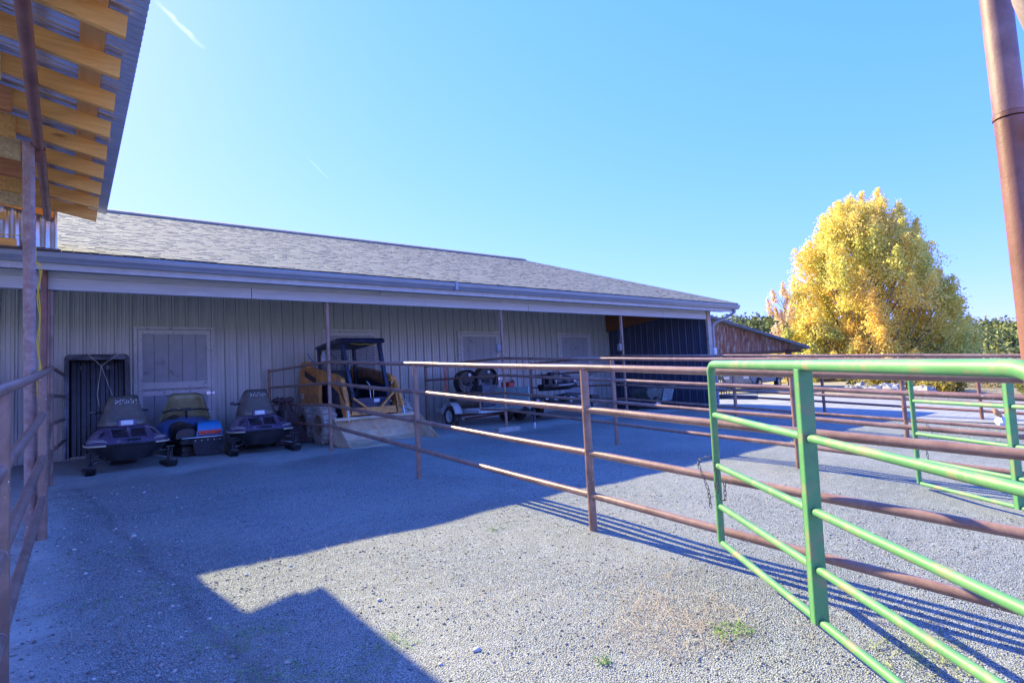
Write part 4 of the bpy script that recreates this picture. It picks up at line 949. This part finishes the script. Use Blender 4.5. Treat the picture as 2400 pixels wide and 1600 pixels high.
for y in (-.36,.36):
    m_ = MB(); m_.lathe([(.09,-.05),(.17,-.055),(.19,0),(.17,.055),(.09,.05)], (-.22,y,.19), 'Y', 26); w = m_.build('wheel', MAT['rubber'], T, smooth=True)
    m_ = MB(); m_.lathe([(0,-.045),(.05,-.045),(.09,-.03),(.10,-.045),(.10,.045),(.09,.03),(0,.04)], (-.22,y,.19), 'Y', 20); m_.build('rim', MAT['galv'], w, smooth=True)
m_ = MB(); m_.bar((-.22,-.34,.19),(-.22,.34,.19),.03,.03); m_.tube([(-.5,0,.3),(-.9,0,.45),(-1.1,0,.75)], .015, 8); m_.build('handle', MAT['dark_metal'], T)

# hitch with hoses past the barn corner
T = tag(empty('parked_trailer', (16.0,.2,-.15)), 'grey trailer tongue with dangling black hoses past the barn corner', 'trailer')
m_ = MB(); m_.bar((-.2,.6,.0+.38),(.55,-.9,.30),.10,.12); m_.bar((.5,.9,.38),(.60,-.9,.30),.10,.12); m_.build('tongue', M_plain('grey_blue_steel', (.10,.13,.18), .5), T, bevel=.01)
m_ = MB(); m_.box(-.42,-.20,-.1,.15,.05,.72); m_.build('jack', M_plain('grey_steel', (.22,.25,.30), .5), T, bevel=.01)
m_ = MB()
for k in range(4): 
    y = .05-.06*k; m_.tube([(.0,y,1.0),(.10+.06*k,y-.05,.60),(.05+.03*k,y-.1,.36),(-.10,y-.05,.30)], .014, 7)
m_.tube([(.75,-.6,.95),(.85,-.75,.6),(.60,-.9,.40)], .012, 7); m_.build('hose', MAT['black'], T, smooth=True)
m_ = MB(); m_.box(-.5,1.6,.7,2.6,.45,.62); m_.box(-.3,1.2,1.0,2.2,.62,1.05); m_.build('deck', MAT['dark_metal'], T, bevel=.03)

# ---------------------------------------------------------------- red shed and what stands under it
T = tag(empty('plank_shed', (28.5,5.7,0)), 'weathered red plank shed with a sloping roof beyond the barn', 'shed')
a = Vector((26.6,7.3,0)); d = (Vector((30.71,4.196,0))-Vector((26.354,7.455,0))).normalized()
nrm2 = Vector((d.y*-1, d.x, 0)) # pointing away from camera
o0 = Vector((26.354,7.455,0))-Vector((28.5,5.7,0))
def sh_pt(s, t, z): p = o0 + d*s + nrm2*t; return (p.x, p.y, z)
L_ = 5.44; zr = lambda s: 4.05 - (4.05-2.05)*s/L_
pl = MB(); cols = []
s = -3.0; random.seed(11)
while s < 4.55:
    w = .16; zb2 = 1.92+.0*s
    top = zr(s)-.12; top2 = zr(s+w)-.12
    if top2 > zb2+.02:
        t = random.uniform(0,.012)
        pl.add([sh_pt(s,t,zb2),sh_pt(s+w-.01,t,zb2),sh_pt(s+w-.01,t,top2),sh_pt(s,t,top), sh_pt(s,t+.03,zb2),sh_pt(s+w-.01,t+.03,zb2),sh_pt(s+w-.01,t+.03,top2),sh_pt(s,t+.03,top)],
               [(0,1,2,3),(4,7,6,5),(0,4,5,1),(1,5,6,2),(2,6,7,3),(3,7,4,0)])
    s += w
m, nt, b = newmat('weathered_red_planks'); v = coord(nt, (2.2,2.2,.5)); f = noise(nt, 2.5, 8, .7, v, .5)
c = mix(nt, ramp(nt, f, .35, .55), (.13,.05,.035), (.26,.12,.08)); f2 = noise(nt, 3.6, 7, .75, coord(nt, (3,3,.45)), .4); c = mix(nt, ramp(nt, f2, .50, .62), c, (.36,.33,.30))
nt.links.new(c, b.inputs['Base Color']); b.inputs['Roughness'].default_value = .9
pl.build('plank_gable', m, T)
m_ = MB(); m_.add([sh_pt(-3,-.5,zr(-3)),sh_pt(L_,-.5,zr(L_)),sh_pt(L_,9,zr(L_)),sh_pt(-3,9,zr(-3)), sh_pt(-3,-.5,zr(-3)-.14),sh_pt(L_,-.5,zr(L_)-.14),sh_pt(L_,9,zr(L_)-.14),sh_pt(-3,9,zr(-3)-.14)], [(0,1,2,3),(4,7,6,5),(0,4,5,1),(1,5,6,2),(2,6,7,3),(3,7,4,0)])
m_.build('roof', M_plain('dark_metal_roof', (.10,.11,.13), .5), T)
m_ = MB()
for t in (.0, 4.5, 8.5): p = Vector(sh_pt(4.55,t,0)); m_.box(p.x-.11,p.x+.11,p.y-.11,p.y+.11,-.4,1.95)
m_.build('timber_post', M_wood('dark_timber', (.045,.02,.014), (.07,.035,.02), 'Z'), T)
m_ = MB(); m_.bar(sh_pt(-3,0.05,1.84), sh_pt(L_-.2,.05,1.84), .12, .16); m_.bar(sh_pt(1.4,3,1.65), sh_pt(3.8,3,1.65), .1, .14); m_.build('tie_beam', M_wood('brown_timber', (.10,.045,.02), (.16,.07,.035), 'X'), T)
m_ = MB(); m_.add([sh_pt(-3,8.6,-.3),sh_pt(1.2,8.6,-.3),sh_pt(1.2,8.6,3),sh_pt(-3,8.6,3.4)], [(0,1,2,3)]); m_.build('back_wall', M_wood('tan_planks', (.26,.14,.06), (.36,.20,.09), 'Z'), T, solid=.05)
def vehicle(p, rot, label, paint, kind):
    V = tag(empty('parked_truck', p, rot), label, 'truck')
    m_ = MB()
    if kind == 0: prof_ = [(-2.5,.45),(-2.5,.95),(-1.55,1.05),(-.9,1.62),(.35,1.65),(.55,1.08),(2.4,1.08),(2.45,.5),(2.2,.42),(-2.3,.40)]
    else: prof_ = [(-2.2,.45),(-2.25,.90),(-1.2,1.02),(-.55,1.50),(1.5,1.52),(2.1,1.1),(2.2,.5),(2.0,.42),(-2.0,.40)]
    m_.prism(prof_, 'Y', -.85, .85); m_.build('body', paint, V, bevel=.06)
    gl = M_plain('dark_window_glass', (.02,.03,.045), .1)
    m_ = MB(); 
    for y in (-.858,.852): m_.prism([(-1.25,1.10),(-.80,1.52),(.22,1.54),(.36,1.12)], 'Y', y, y+.006)
    m_.build('side_window', gl, V)
    for x in (-1.6,1.5):
        for y in (-.82,.82):
            m_ = MB(); m_.lathe([(0,-.1),(.2,-.1),(.34,-.11),(.37,0),(.34,.11),(0,.1)], (x,y,.37), 'Y', 24); w = m_.build('wheel', MAT['rubber'], V, smooth=True)
            m_ = MB(); m_.lathe([(0,-.115),(.19,-.112),(.2,-.1)], (x,y,.37), 'Y', 20); m_.build('rim', MAT['chrome'], w)
    m_ = MB(); m_.box(-2.53,-2.49,-.7,-.4,.7,.85); m_.build('headlight', MAT['lens'], V)
    m_ = MB(); m_.box(-2.53,-2.49,.4,.7,.7,.85); m_.build('headlight', MAT['lens'], V)
vehicle((31.5,7.6,-.2), .15, 'grey pickup truck parked under the plank shed', M_plain('silver_paint', (.26,.28,.30), .35), 0)
vehicle((29.0,11.0,-.2), .2, 'pale blue wagon parked deep under the plank shed', M_plain('pale_blue_paint', (.22,.30,.42), .3), 1)

# ---------------------------------------------------------------- vegetation
def leaves(name, centers, sizes, cols, mat, parent, jitter=1.0):
    n = len(centers); c = np.asarray(centers, np.float32); s = np.asarray(sizes, np.float32)[:,None]
    u = rng.normal(size=(n,3)); u /= np.linalg.norm(u,axis=1,keepdims=True); w = rng.normal(size=(n,3)); w -= u*(u*w).sum(1,keepdims=True); w /= np.linalg.norm(w,axis=1,keepdims=True)
    v = np.stack([c-u*s-w*s*.2, c+w*s*.75, c+u*s+w*s*.1, c-w*s*.7], 1).reshape(-1,3)
    me = bpy.data.meshes.new(name); me.vertices.add(4*n); me.vertices.foreach_set('co', v.astype(np.float32).ravel())
    me.loops.add(4*n); me.loops.foreach_set('vertex_index', np.arange(4*n, dtype=np.int32))
    me.polygons.add(n); me.polygons.foreach_set('loop_start', np.arange(0,4*n,4,dtype=np.int32)); me.update(calc_edges=True)
    at = me.color_attributes.new('Col', 'FLOAT_COLOR', 'CORNER')
    cc = np.repeat(np.concatenate([np.asarray(cols,np.float32), np.ones((n,1),np.float32)],1), 4, axis=0); at.data.foreach_set('color', cc.ravel())
    me.materials.append(mat); o = bpy.data.objects.new(name, me); COL.objects.link(o)
    if parent is not None: o.parent = parent
    return o
LEAF = M_attr('autumn_leaves', .8, .60); JUN = M_attr('juniper_foliage', .9, .10)
BARK = M_plain('grey_bark', (.20,.18,.16), .9, var=.3, vscale=20, bumps=.6)
def hnoise(p, f, seed):
    return (np.sin(p[:,0]*f+seed)+np.sin(p[:,1]*f*1.3+seed*2.1)+np.sin(p[:,2]*f*1.1+seed*.7)+np.sin((p[:,0]+p[:,2])*f*.6+seed*3))/4
def big_tree(loc, Ht, Rx, nl, label, palette, seed, leaf=.085, shape=1.0, low=.06, nb=150, group=None):
    r = np.random.default_rng(seed); T = tag(empty('autumn_tree', loc), label, 'tree', group)
    br = MB(); pts = [(0,0,-.4)]; 
    for i in range(1,9): pts.append((.1*math.sin(i*1.7+seed), .1*math.cos(i*2.3), Ht*.92*i/8))
    rad = [.26*(1-.93*i/8)*Ht/13+.01 for i in range(9)]
    br.tube(pts, rad, 10); C = []; W_ = []
    PP_, CC_ = [], []; pal = np.array(palette)
    per = nl//nb
    for k in range(nb):
        h = low + (1-low)*((k+r.random())/nb)**.92
        env = Rx*(max(0,1.0-h)**.40)*(.86+.14*min(1,h/.15))*shape
        inner = r.random() < .34
        rr_ = env*(r.uniform(.25,.75) if inner else r.uniform(.86,1.10))
        a = k*2.399+r.random()*.6
        tip = Vector((math.cos(a)*rr_, math.sin(a)*rr_, Ht*h+r.normal()*.03*Ht+.3))
        base = Vector((0,0,max(.3,tip.z-rr_*1.25-.08*Ht)))
        mid = base.lerp(tip,.5)+Vector((math.cos(a)*rr_*.14, math.sin(a)*rr_*.14, -.05*rr_))
        br.tube([base, mid, tip], [.075*(1-h*.7)*Ht/13, .035*Ht/13, .006], 5, cap=False)
        pl_ = (.26+.10*r.random())*Ht*.42; pw = (.50+.40*r.random())*Rx/6.6*.95
        d = ((tip-mid).normalized()*.7+Vector((0,0,.75))).normalized(); dv = np.array(d)
        for q in range(6):
            t2 = tip-d*pl_*r.uniform(.1,.8)+Vector((r.normal(),r.normal(),r.normal()*.5))*pw*.6; br.tube([tip-d*pl_*r.uniform(.5,1), t2], [.014*Ht/13,.004], 3, cap=False)
        m = int(per*r.uniform(.7,1.3)); t = r.random(m)**.8   # 0 at the point of the plume, 1 at its foot
        rad = pw*(np.sin(np.clip(t*.85+.06,0,1)*PI*.62)**.9)*(np.abs(r.normal(size=m))**.7)*.85*(1+.3*np.sin(t*9+k))
        u = r.normal(size=(m,3)); u -= np.outer(u@dv, dv); u /= np.linalg.norm(u,axis=1,keepdims=True)+1e-6
        P = np.array(tip)+dv*(.12*pl_)-np.outer(t*pl_*1.25, dv)+u*rad[:,None]+r.normal(size=(m,3))*.13*pw
        PP_.append(P); tone = r.normal()*.5
        ii = np.clip(((hnoise(P,.8,seed)*.9+tone+r.normal(size=m)*.55+1.6)/3.2*len(pal)).astype(int),0,len(pal)-1)
        CC_.append(pal[ii]*(.82+.36*r.random((m,1))))
    br.build('trunk', BARK, T, smooth=True, autos=False, fix=False)
    P = np.concatenate(PP_); cols = np.concatenate(CC_); nl = len(P); P[:,2] = np.maximum(P[:,2], .15)
    leaves('crown', P, leaf*(.7+.6*r.random(nl)), cols, LEAF, T)
YEL = [(.60,.60,.17),(.73,.70,.20),(.86,.77,.22),(.93,.78,.24),(.95,.74,.22),(.95,.66,.19)]
big_tree((45.8,6.5,-.6), 13.4, 6.5, 175000, 'large golden yellow cottonwood beyond the driveway', YEL, 5, leaf=.074, nb=250)
big_tree((42.5,10.9,-.5), 7.2, 2.4, 9000, 'thin pale orange young tree left of the large golden cottonwood', [(.85,.70,.45),(.88,.72,.42),(.82,.62,.42),(.88,.78,.58)], 9, leaf=.06, nb=26)
big_tree((42.0,8.6,-.5), 4.6, 3.6, 34000, 'low golden bush at the left foot of the large cottonwood', YEL[:5], 12, leaf=.085, nb=48)
big_tree((48.4,4.3,-.6), 4.6, 2.6, 24000, 'low olive and gold bush at the right foot of the large cottonwood', YEL[:4], 15, leaf=.085, nb=48)
big_tree((50.0,4.5,-.6), 8.2, 1.9, 9000, 'slender grey-leaved young tree right of the large cottonwood', [(.30,.26,.16),(.40,.34,.16),(.34,.28,.24)], 21, leaf=.06, nb=26)

# hill with junipers
C0 = Vector((0,-9.79,1.05))
Rr = cam.matrix_world.to_3x3()
rx = Rr @ Vector((1,0,0)); fw = -(Rr @ Vector((0,0,1)))
hx = Vector((fw.x,fw.y,0)).normalized(); hr = Vector((hx.y,-hx.x,0))
ht = [(-160,13),(-60,13),(20,13),(46,11.5),(60,8.8),(75,7.6),(92,7.4),(105,6.3),(140,6),(260,8)]
def ridge(l):
    for (a, za), (b, zb) in zip(ht[:-1], ht[1:]):
        if a <= l <= b: return za+(zb-za)*(l-a)/(b-a)
    return ht[-1][1]
def hillz(dist, l):
    t = max(0, min(1, (dist-62)/50)); t = t*t*(3-2*t)
    return -1.2 + (ridge(l)*.80+.8)*t*(1+.1*math.sin(l*.13)) + max(0, dist-112)*.01
m_ = MB(); rows = []
for dist in list(np.linspace(58,130,28))+[200,400]:
    rows.append([tuple(C0+hx*dist+hr*l+Vector((0,0,hillz(dist,l)-1.05))) for l in np.linspace(-160,260,90)])
m_.grid(rows); tag(m_.build('hill', M_plain('dry_hillside', (.26,.22,.14), .95, var=.3, vscale=.2), None, smooth=True, fix=False), 'dry tan hillside behind the ranch', 'hill', kind='structure')
cs, ss, cl = [], [], []
r = np.random.default_rng(3)
for k in range(640):
    dist = 64+52*r.random()**.8; l = r.uniform(32,135) if k%5 else r.uniform(-20,40)
    p = C0+hx*dist+hr*l; z = hillz(dist,l); R_ = r.uniform(1.3,2.6); n = 330
    q = r.normal(size=(n,3)); q /= np.linalg.norm(q,axis=1,keepdims=True); lump = 1+.25*np.sin(q[:,0]*5+k)+.2*np.sin(q[:,1]*7+k*2); q *= (r.random((n,1))**.3)*R_*lump[:,None]
    q[:,2] = np.abs(q[:,2]+.3*R_)*1.05
    cs.append(q+np.array([p.x,p.y,z])); ss.append(np.full(n,.27)*(.6+.8*r.random(n)))
    base = np.array([(.19,.21,.07),(.25,.26,.08),(.30,.30,.10),(.22,.24,.08)][r.integers(0,4)]); cl.append(base*(.6+.8*r.random((n,1))))
o = leaves('juniper_wood', np.concatenate(cs), np.concatenate(ss), np.concatenate(cl), JUN, None)
tag(o, 'dark green juniper wood covering the far hillside', 'woodland', kind='stuff')

# shrubs and rocks along the far side of the driveway
def shrub(loc, R_, Hh, pal, label, n=2600, group='shrubs beyond the driveway', name='shrub'):
    T = tag(empty(name, loc), label, 'shrub', group); r = np.random.default_rng(int(abs(loc[0]*31+loc[1]*17)))
    b_ = MB()
    for k in range(9):
        a = k*2.4; b_.tube([(0,0,-.05),(R_*.4*math.cos(a),R_*.4*math.sin(a),Hh*.5),(R_*.8*math.cos(a),R_*.8*math.sin(a),Hh*.85)], [.02,.014,.004], 4, cap=False)
    b_.build('stems', BARK, T, fix=False)
    q = r.normal(size=(n,3)); q /= np.linalg.norm(q,axis=1,keepdims=True); lump = 1+.22*np.sin(q[:,0]*6+loc[0])+.2*np.sin(q[:,1]*5+loc[1]); q *= ((r.random((n,1))**.35)*lump[:,None]); P = q*np.array([R_,R_,Hh*.55]); P[:,2] = np.maximum(P[:,2]+Hh*.5, .02)
    pa = np.array(pal); cols = pa[r.integers(0,len(pa),n)]*(.75+.5*r.random((n,1)))
    leaves('foliage', P, .05*(.7+.7*r.random(n)), cols, LEAF, T)
TAN = [(.45,.38,.24),(.52,.44,.28),(.40,.34,.20)]; GRN = [(.18,.20,.06),(.24,.25,.08),(.30,.28,.09)]; GLD = [(.55,.42,.10),(.45,.36,.10),(.35,.30,.09)]
for (x, y, R_, Hh, pal, lb) in ((27.3,-.6,.9,.9,GLD,'low golden shrub among the rocks, seen just right of the gate stile'),(26.9,-2.0,.8,1.1,TAN,'round pale straw-coloured shrub behind the rocks'),
    (25.8,-3.0,.7,.7,GLD,'small gold shrub to the right of the straw-coloured one'),(29.5,.6,1.2,1.3,GLD,'golden shrub under the large cottonwood'),(30.5,-3.5,1.5,1.2,TAN,'wide dry straw shrub on the bank'),
    (24.9,-6.0,.95,1.15,GRN,'leftmost round green shrub right of the dark red post'),(24.2,-7.1,.95,1.05,GRN,'middle round green shrub right of the dark red post'),(23.6,-8.2,1.0,1.1,GRN,'rightmost round green shrub by the farther gate'),
    (31.5,1.6,1.3,1.2,GRN,'olive shrub at the left end of the rock bank'),(33.5,-5.5,1.6,1.5,GRN,'large olive shrub on the bank behind the round green ones')):
    shrub((x,y,gz(x,y)-.05), R_, Hh, pal, lb)
ico = []
def rock(p, s, r):
    m_ = MB(); lat = 5; lon = 8; ph = r.random(6)*6; rows = []
    for i in range(lat+1):
        a = PI*i/lat; row = []
        for j in range(lon+1):
            t = 2*PI*(j%lon)/lon; k = 1+.22*math.sin(3*t+ph[0])*math.sin(2*a+ph[1])+.15*math.sin(5*t+ph[2]+a*3)
            row.append((s*k*math.sin(a)*math.cos(t)*1.25, s*k*math.sin(a)*math.sin(t), s*.75*k*math.cos(a)+s*.35))
        rows.append(row)
    m_.grid(rows); o = m_.build('rock', ROCK, None, smooth=False); o.location = p; o.rotation_euler = (0,0,r.random()*6); return o
ROCK = M_plain('pale_rock', (.34,.32,.30), .95, var=.25, vscale=5, bumps=.6)
r = np.random.default_rng(8)
for k in range(26):
    t = k/25; x = 26.9-2.4*t+r.normal()*.25; y = .9-3.6*t+r.normal()*.25; s = r.uniform(.14,.34)
    o = rock((x, y, gz(x,y)-.02), s, r); tag(o, 'pale rock in the low bank along the far edge of the driveway', 'rock', 'rocks banked beyond the driveway')

# driveway-side bag
T = tag(empty('plastic_bag', (13.75,-7.0,gz(13.75,-7.0)+.02)), 'crumpled white bag with a tan end by the far fence', 'bag')
rows = []
for i in range(9):
    a = PI*i/8; rows.append([( .11*math.sin(a)*(1+.3*math.sin(3*t+i))*math.cos(t), .09*math.sin(a)*(1+.3*math.cos(2*t+i))*math.sin(t), .10+.11*math.cos(a)) for t in [2*PI*j/12 for j in range(13)]])
m_ = MB(); m_.grid(rows); m_.build('bag_body', MAT['white'], T, smooth=True)
m_ = MB(); m_.tube([(.0,0,.2),(-.06,.04,.28),(-.12,.05,.33),(-.13,.05,.27)], [.03,.05,.045,.02], 8); m_.build('bag_neck', M_plain('tan_cloth', (.50,.28,.16), .8), T, smooth=True)

# ---------------------------------------------------------------- loose gravel, weeds
r = np.random.default_rng(14)
n = 26000
gx = r.uniform(-1.6, 6.5, n); gy = -9.4+ (r.random(n)**1.3)*8.6; sz = .0035+.006*r.random(n)**2.5
left = r.random(n) < .16; gx[left] = r.uniform(-1.2,.9,left.sum()); sz[left] = .004+.010*r.random(left.sum())**2.5
big = r.random(n) < .0012; sz[big] = r.uniform(.013,.024,big.sum()); gx[big] = np.where(gx[big] > 1.6, gx[big]*.3, gx[big])
gxy = np.array([gz(a, b)+micro(a, b) for a, b in zip(gx, gy)])
base = np.array([(1,0,0),(0,1,0),(-1,0,0),(0,-1,0),(0,0,1),(0,0,-1)], float); F = np.array([(0,1,4),(1,2,4),(2,3,4),(3,0,4),(1,0,5),(2,1,5),(3,2,5),(0,3,5)])
ang = r.random(n)*6.28; ca, sa = np.cos(ang), np.sin(ang)
B = base[None]*(.7+.6*r.random((n,6,1)))*sz[:,None,None]*np.array([1.3,1,.7])
V = np.stack([B[...,0]*ca[:,None]-B[...,1]*sa[:,None]+gx[:,None], B[...,0]*sa[:,None]+B[...,1]*ca[:,None]+gy[:,None], B[...,2]+gxy[:,None]+sz[:,None]*.25], -1).reshape(-1,3)
Fs = (F[None]+6*np.arange(n)[:,None,None]).reshape(-1,3)
me = bpy.data.meshes.new('gravel'); me.vertices.add(len(V)); me.vertices.foreach_set('co', V.astype(np.float32).ravel()); me.loops.add(Fs.size); me.loops.foreach_set('vertex_index', Fs.astype(np.int32).ravel())
me.polygons.add(len(Fs)); me.polygons.foreach_set('loop_start', np.arange(0,Fs.size,3,dtype=np.int32)); me.update(calc_edges=True)
at = me.color_attributes.new('Col', 'FLOAT_COLOR', 'CORNER'); k = np.clip(r.normal(.26,.08,n), .1, .5); k[left] = np.clip(r.normal(.38,.12,left.sum()),.15,.65); k[big] = .58
cc = np.repeat(np.stack([k,k*.97,k*.95,np.ones(n)],-1), 24, axis=0); at.data.foreach_set('color', cc.astype(np.float32).ravel())
me.materials.append(M_attr('loose_stones', .9)); o = bpy.data.objects.new('gravel', me); COL.objects.link(o); tag(o, 'loose gravel and pale stones scattered over the yard', 'gravel', kind='stuff')

def blades(name, patches, label, cat, mat):
    r = np.random.default_rng(len(patches)); vs = []; fs = []; cols = []
    for (cx, cy, R_, n, h, w, pal, lay) in patches:
        for k in range(n):
            q = r.random()**.6*R_; a = r.random()*6.283; x = cx+q*math.cos(a)*1.4; y = cy+q*math.sin(a); z = gz(x,y)+micro(x,y)
            b = r.random()*6.283; hh = h*r.uniform(.4,1.2); dx, dy_ = math.cos(b), math.sin(b); c = pal[r.integers(len(pal))]; kk = r.uniform(.7,1.25)
            pts = []; bend = r.uniform(.6,1.4)*lay
            for t in (0,.33,.66,1): pts.append((x+dx*hh*bend*t+ (r.normal()*.008), y+dy_*hh*bend*t+(r.normal()*.008), z+.004+hh*(t-.55*t*t)*(1 if lay < 1.2 else .35)))
            o = len(vs)
            for i, p in enumerate(pts):
                ww = w*(1-.75*i/3); vs += [(p[0]-dy_*ww, p[1]+dx*ww, p[2]), (p[0]+dy_*ww, p[1]-dx*ww, p[2]+ww*.5)]
            for i in range(3): fs.append((o+2*i,o+2*i+1,o+2*i+3,o+2*i+2)); cols.append(tuple(u*kk for u in c))
    m_ = MB(); m_.v = vs; m_.f = fs; o = m_.build(name, mat, None, fix=False); setcol(o, cols); tag(o, label, cat, kind='stuff')
dry = [(.52,.42,.33),(.60,.50,.40),(.46,.35,.27)]; grn = [(.20,.36,.09),(.30,.44,.12),(.16,.30,.09)]
BL = M_attr('dry_stalks', .8, .15)
blades('dry_grass', [(2.72,-7.75,.34,520,.13,.0012,dry,1.5),(2.95,-7.3,.34,180,.12,.0012,dry,1.5),(2.3,-6.75,.45,90,.12,.0011,dry,1.5),(1.95,-6.05,.30,60,.13,.001,dry,1.6),(2.0,-5.0,.22,50,.10,.001,dry,1.3),(3.4,-8.3,.3,90,.1,.0012,dry,1.5),
    (1.3,-5.2,.25,30,.14,.001,dry,1.3),(.48,-8.0,.16,150,.11,.0012,[(.50,.25,.14),(.6,.36,.2)],1.3),(.12,-7.2,.2,70,.09,.0012,dry,1.4),(.05,-4.6,.25,60,.09,.0013,dry,1.4),(.9,-4.4,.3,60,.1,.0012,dry,1.5),(.9,-6.6,.3,60,.12,.001,dry,1.5),(.1,-5.8,.12,26,.08,.0015,dry,1.0),(5.6,-6.9,.5,90,.12,.0015,dry,1.4),(4.9,-8.2,.45,140,.1,.0014,dry,1.5),(7.0,-6.3,.5,80,.12,.002,dry,1.3),(1.9,-5.4,.5,70,.11,.001,dry,1.5),(2.6,-5.0,.4,50,.1,.001,dry,1.5),(2.2,-7.3,.5,80,.1,.001,dry,1.5),(4.3,-6.2,.5,90,.1,.0014,dry,1.4),(5.2,-5.6,.6,90,.1,.0016,dry,1.4),(6.2,-7.6,.6,140,.1,.0016,dry,1.4)],
    'dry tan grass stalks lying in patches on the gravel', 'grass', BL)
blades('weeds', [(.78,-6.25,.22,110,.09,.0016,grn,1.3),(.95,-7.1,.22,80,.08,.0016,grn,1.3),(1.35,-6.9,.13,40,.10,.0016,grn,1.4),(.2,-4.2,.3,60,.07,.0016,grn,1.2),(2.83,-8.0,.10,90,.04,.004,grn,1.0),(3.3,-8.75,.22,150,.05,.004,[(.30,.36,.14),(.40,.44,.2)],1.0),
    (2.08,-7.75,.03,26,.05,.003,grn,.6),(.62,-6.9,.30,150,.11,.0018,grn,1.3),(.35,-5.2,.35,90,.09,.0018,grn,1.4),(.30,-7.6,.25,90,.07,.0018,grn,1.3),(1.15,-7.6,.2,60,.09,.0016,grn,1.4),(4.8,-2.2,.35,70,.05,.002,grn,1.0),(6.9,-3.1,.3,70,.05,.002,grn,1.0),(9.4,-5.0,.5,130,.06,.003,grn,1.0),(9.9,-5.6,.6,110,.08,.003,[(.42,.44,.16)],1.0),(12.4,-7.2,1.3,700,.06,.004,[(.36,.42,.12),(.28,.34,.10)],.8),(3.0,-5.6,.06,20,.05,.003,grn,.8)],
    'scattered green weeds in the gravel', 'weeds', BL)
def split_parts(skip=('shingles','soffit','louvre','peeling_film','frame','side_mesh','rear_mesh','fan_guard','plank_gable','trunk','stems','crown','foliage')):
    for o in list(bpy.data.objects):
        if o.type != 'MESH' or o.parent is None or o.name.split('.')[0] in skip or len(o.data.polygons) > 3000: continue
        me = o.data; n = len(me.vertices); par = list(range(n))
        def find(i):
            while par[i] != i: par[i] = par[par[i]]; i = par[i]
            return i
        for e in me.edges:
            a, b = find(e.vertices[0]), find(e.vertices[1])
            if a != b: par[a] = b
        isl = {}
        for i in range(n): isl.setdefault(find(i), []).append(i)
        keys = list(isl)
        if len(keys) < 2 or len(keys) > 60: continue
        co = np.array([v.co[:] for v in me.vertices]); bb = [(co[isl[k]].min(0)-.006, co[isl[k]].max(0)+.006) for k in keys]
        g = list(range(len(keys)))
        def gf(i):
            while g[i] != i: i = g[i]
            return i
        for i in range(len(keys)):
            for j in range(i):
                if (bb[i][0] <= bb[j][1]).all() and (bb[j][0] <= bb[i][1]).all(): g[gf(i)] = gf(j)
        groups = {}
        for i in range(len(keys)): groups.setdefault(gf(i), []).extend(isl[keys[i]])
        if len(groups) < 2 or len(groups) > 14: continue
        base = o.name.split('.')[0]; mods = [(m.type, m) for m in o.modifiers]
        vg = {}
        for gi, vs in groups.items():
            for v in vs: vg[v] = gi
        first = True; metas = []
        for gi, vs in groups.items():
            rm = {v: k for k, v in enumerate(sorted(vs))}
            nm = bpy.data.meshes.new(base); polys = [p for p in me.polygons if vg[p.vertices[0]] == gi]
            nm.from_pydata([me.vertices[v].co[:] for v in sorted(vs)], [], [[rm[v] for v in p.vertices] for p in polys]); nm.materials.append(me.materials[0])
            for q, p in zip(nm.polygons, polys): q.use_smooth = p.use_smooth
            if polys and polys[0].use_smooth:
                try: nm.set_sharp_from_angle(angle=math.radians(40))
                except Exception: pass
            metas.append(nm)
        for nm in metas[1:]:
            c = o.copy(); c.data = nm; c.name = base; COL.objects.link(c)
        o.data = metas[0]
split_parts()
S.render.engine = 'CYCLES'
print('objects', len(bpy.data.objects))
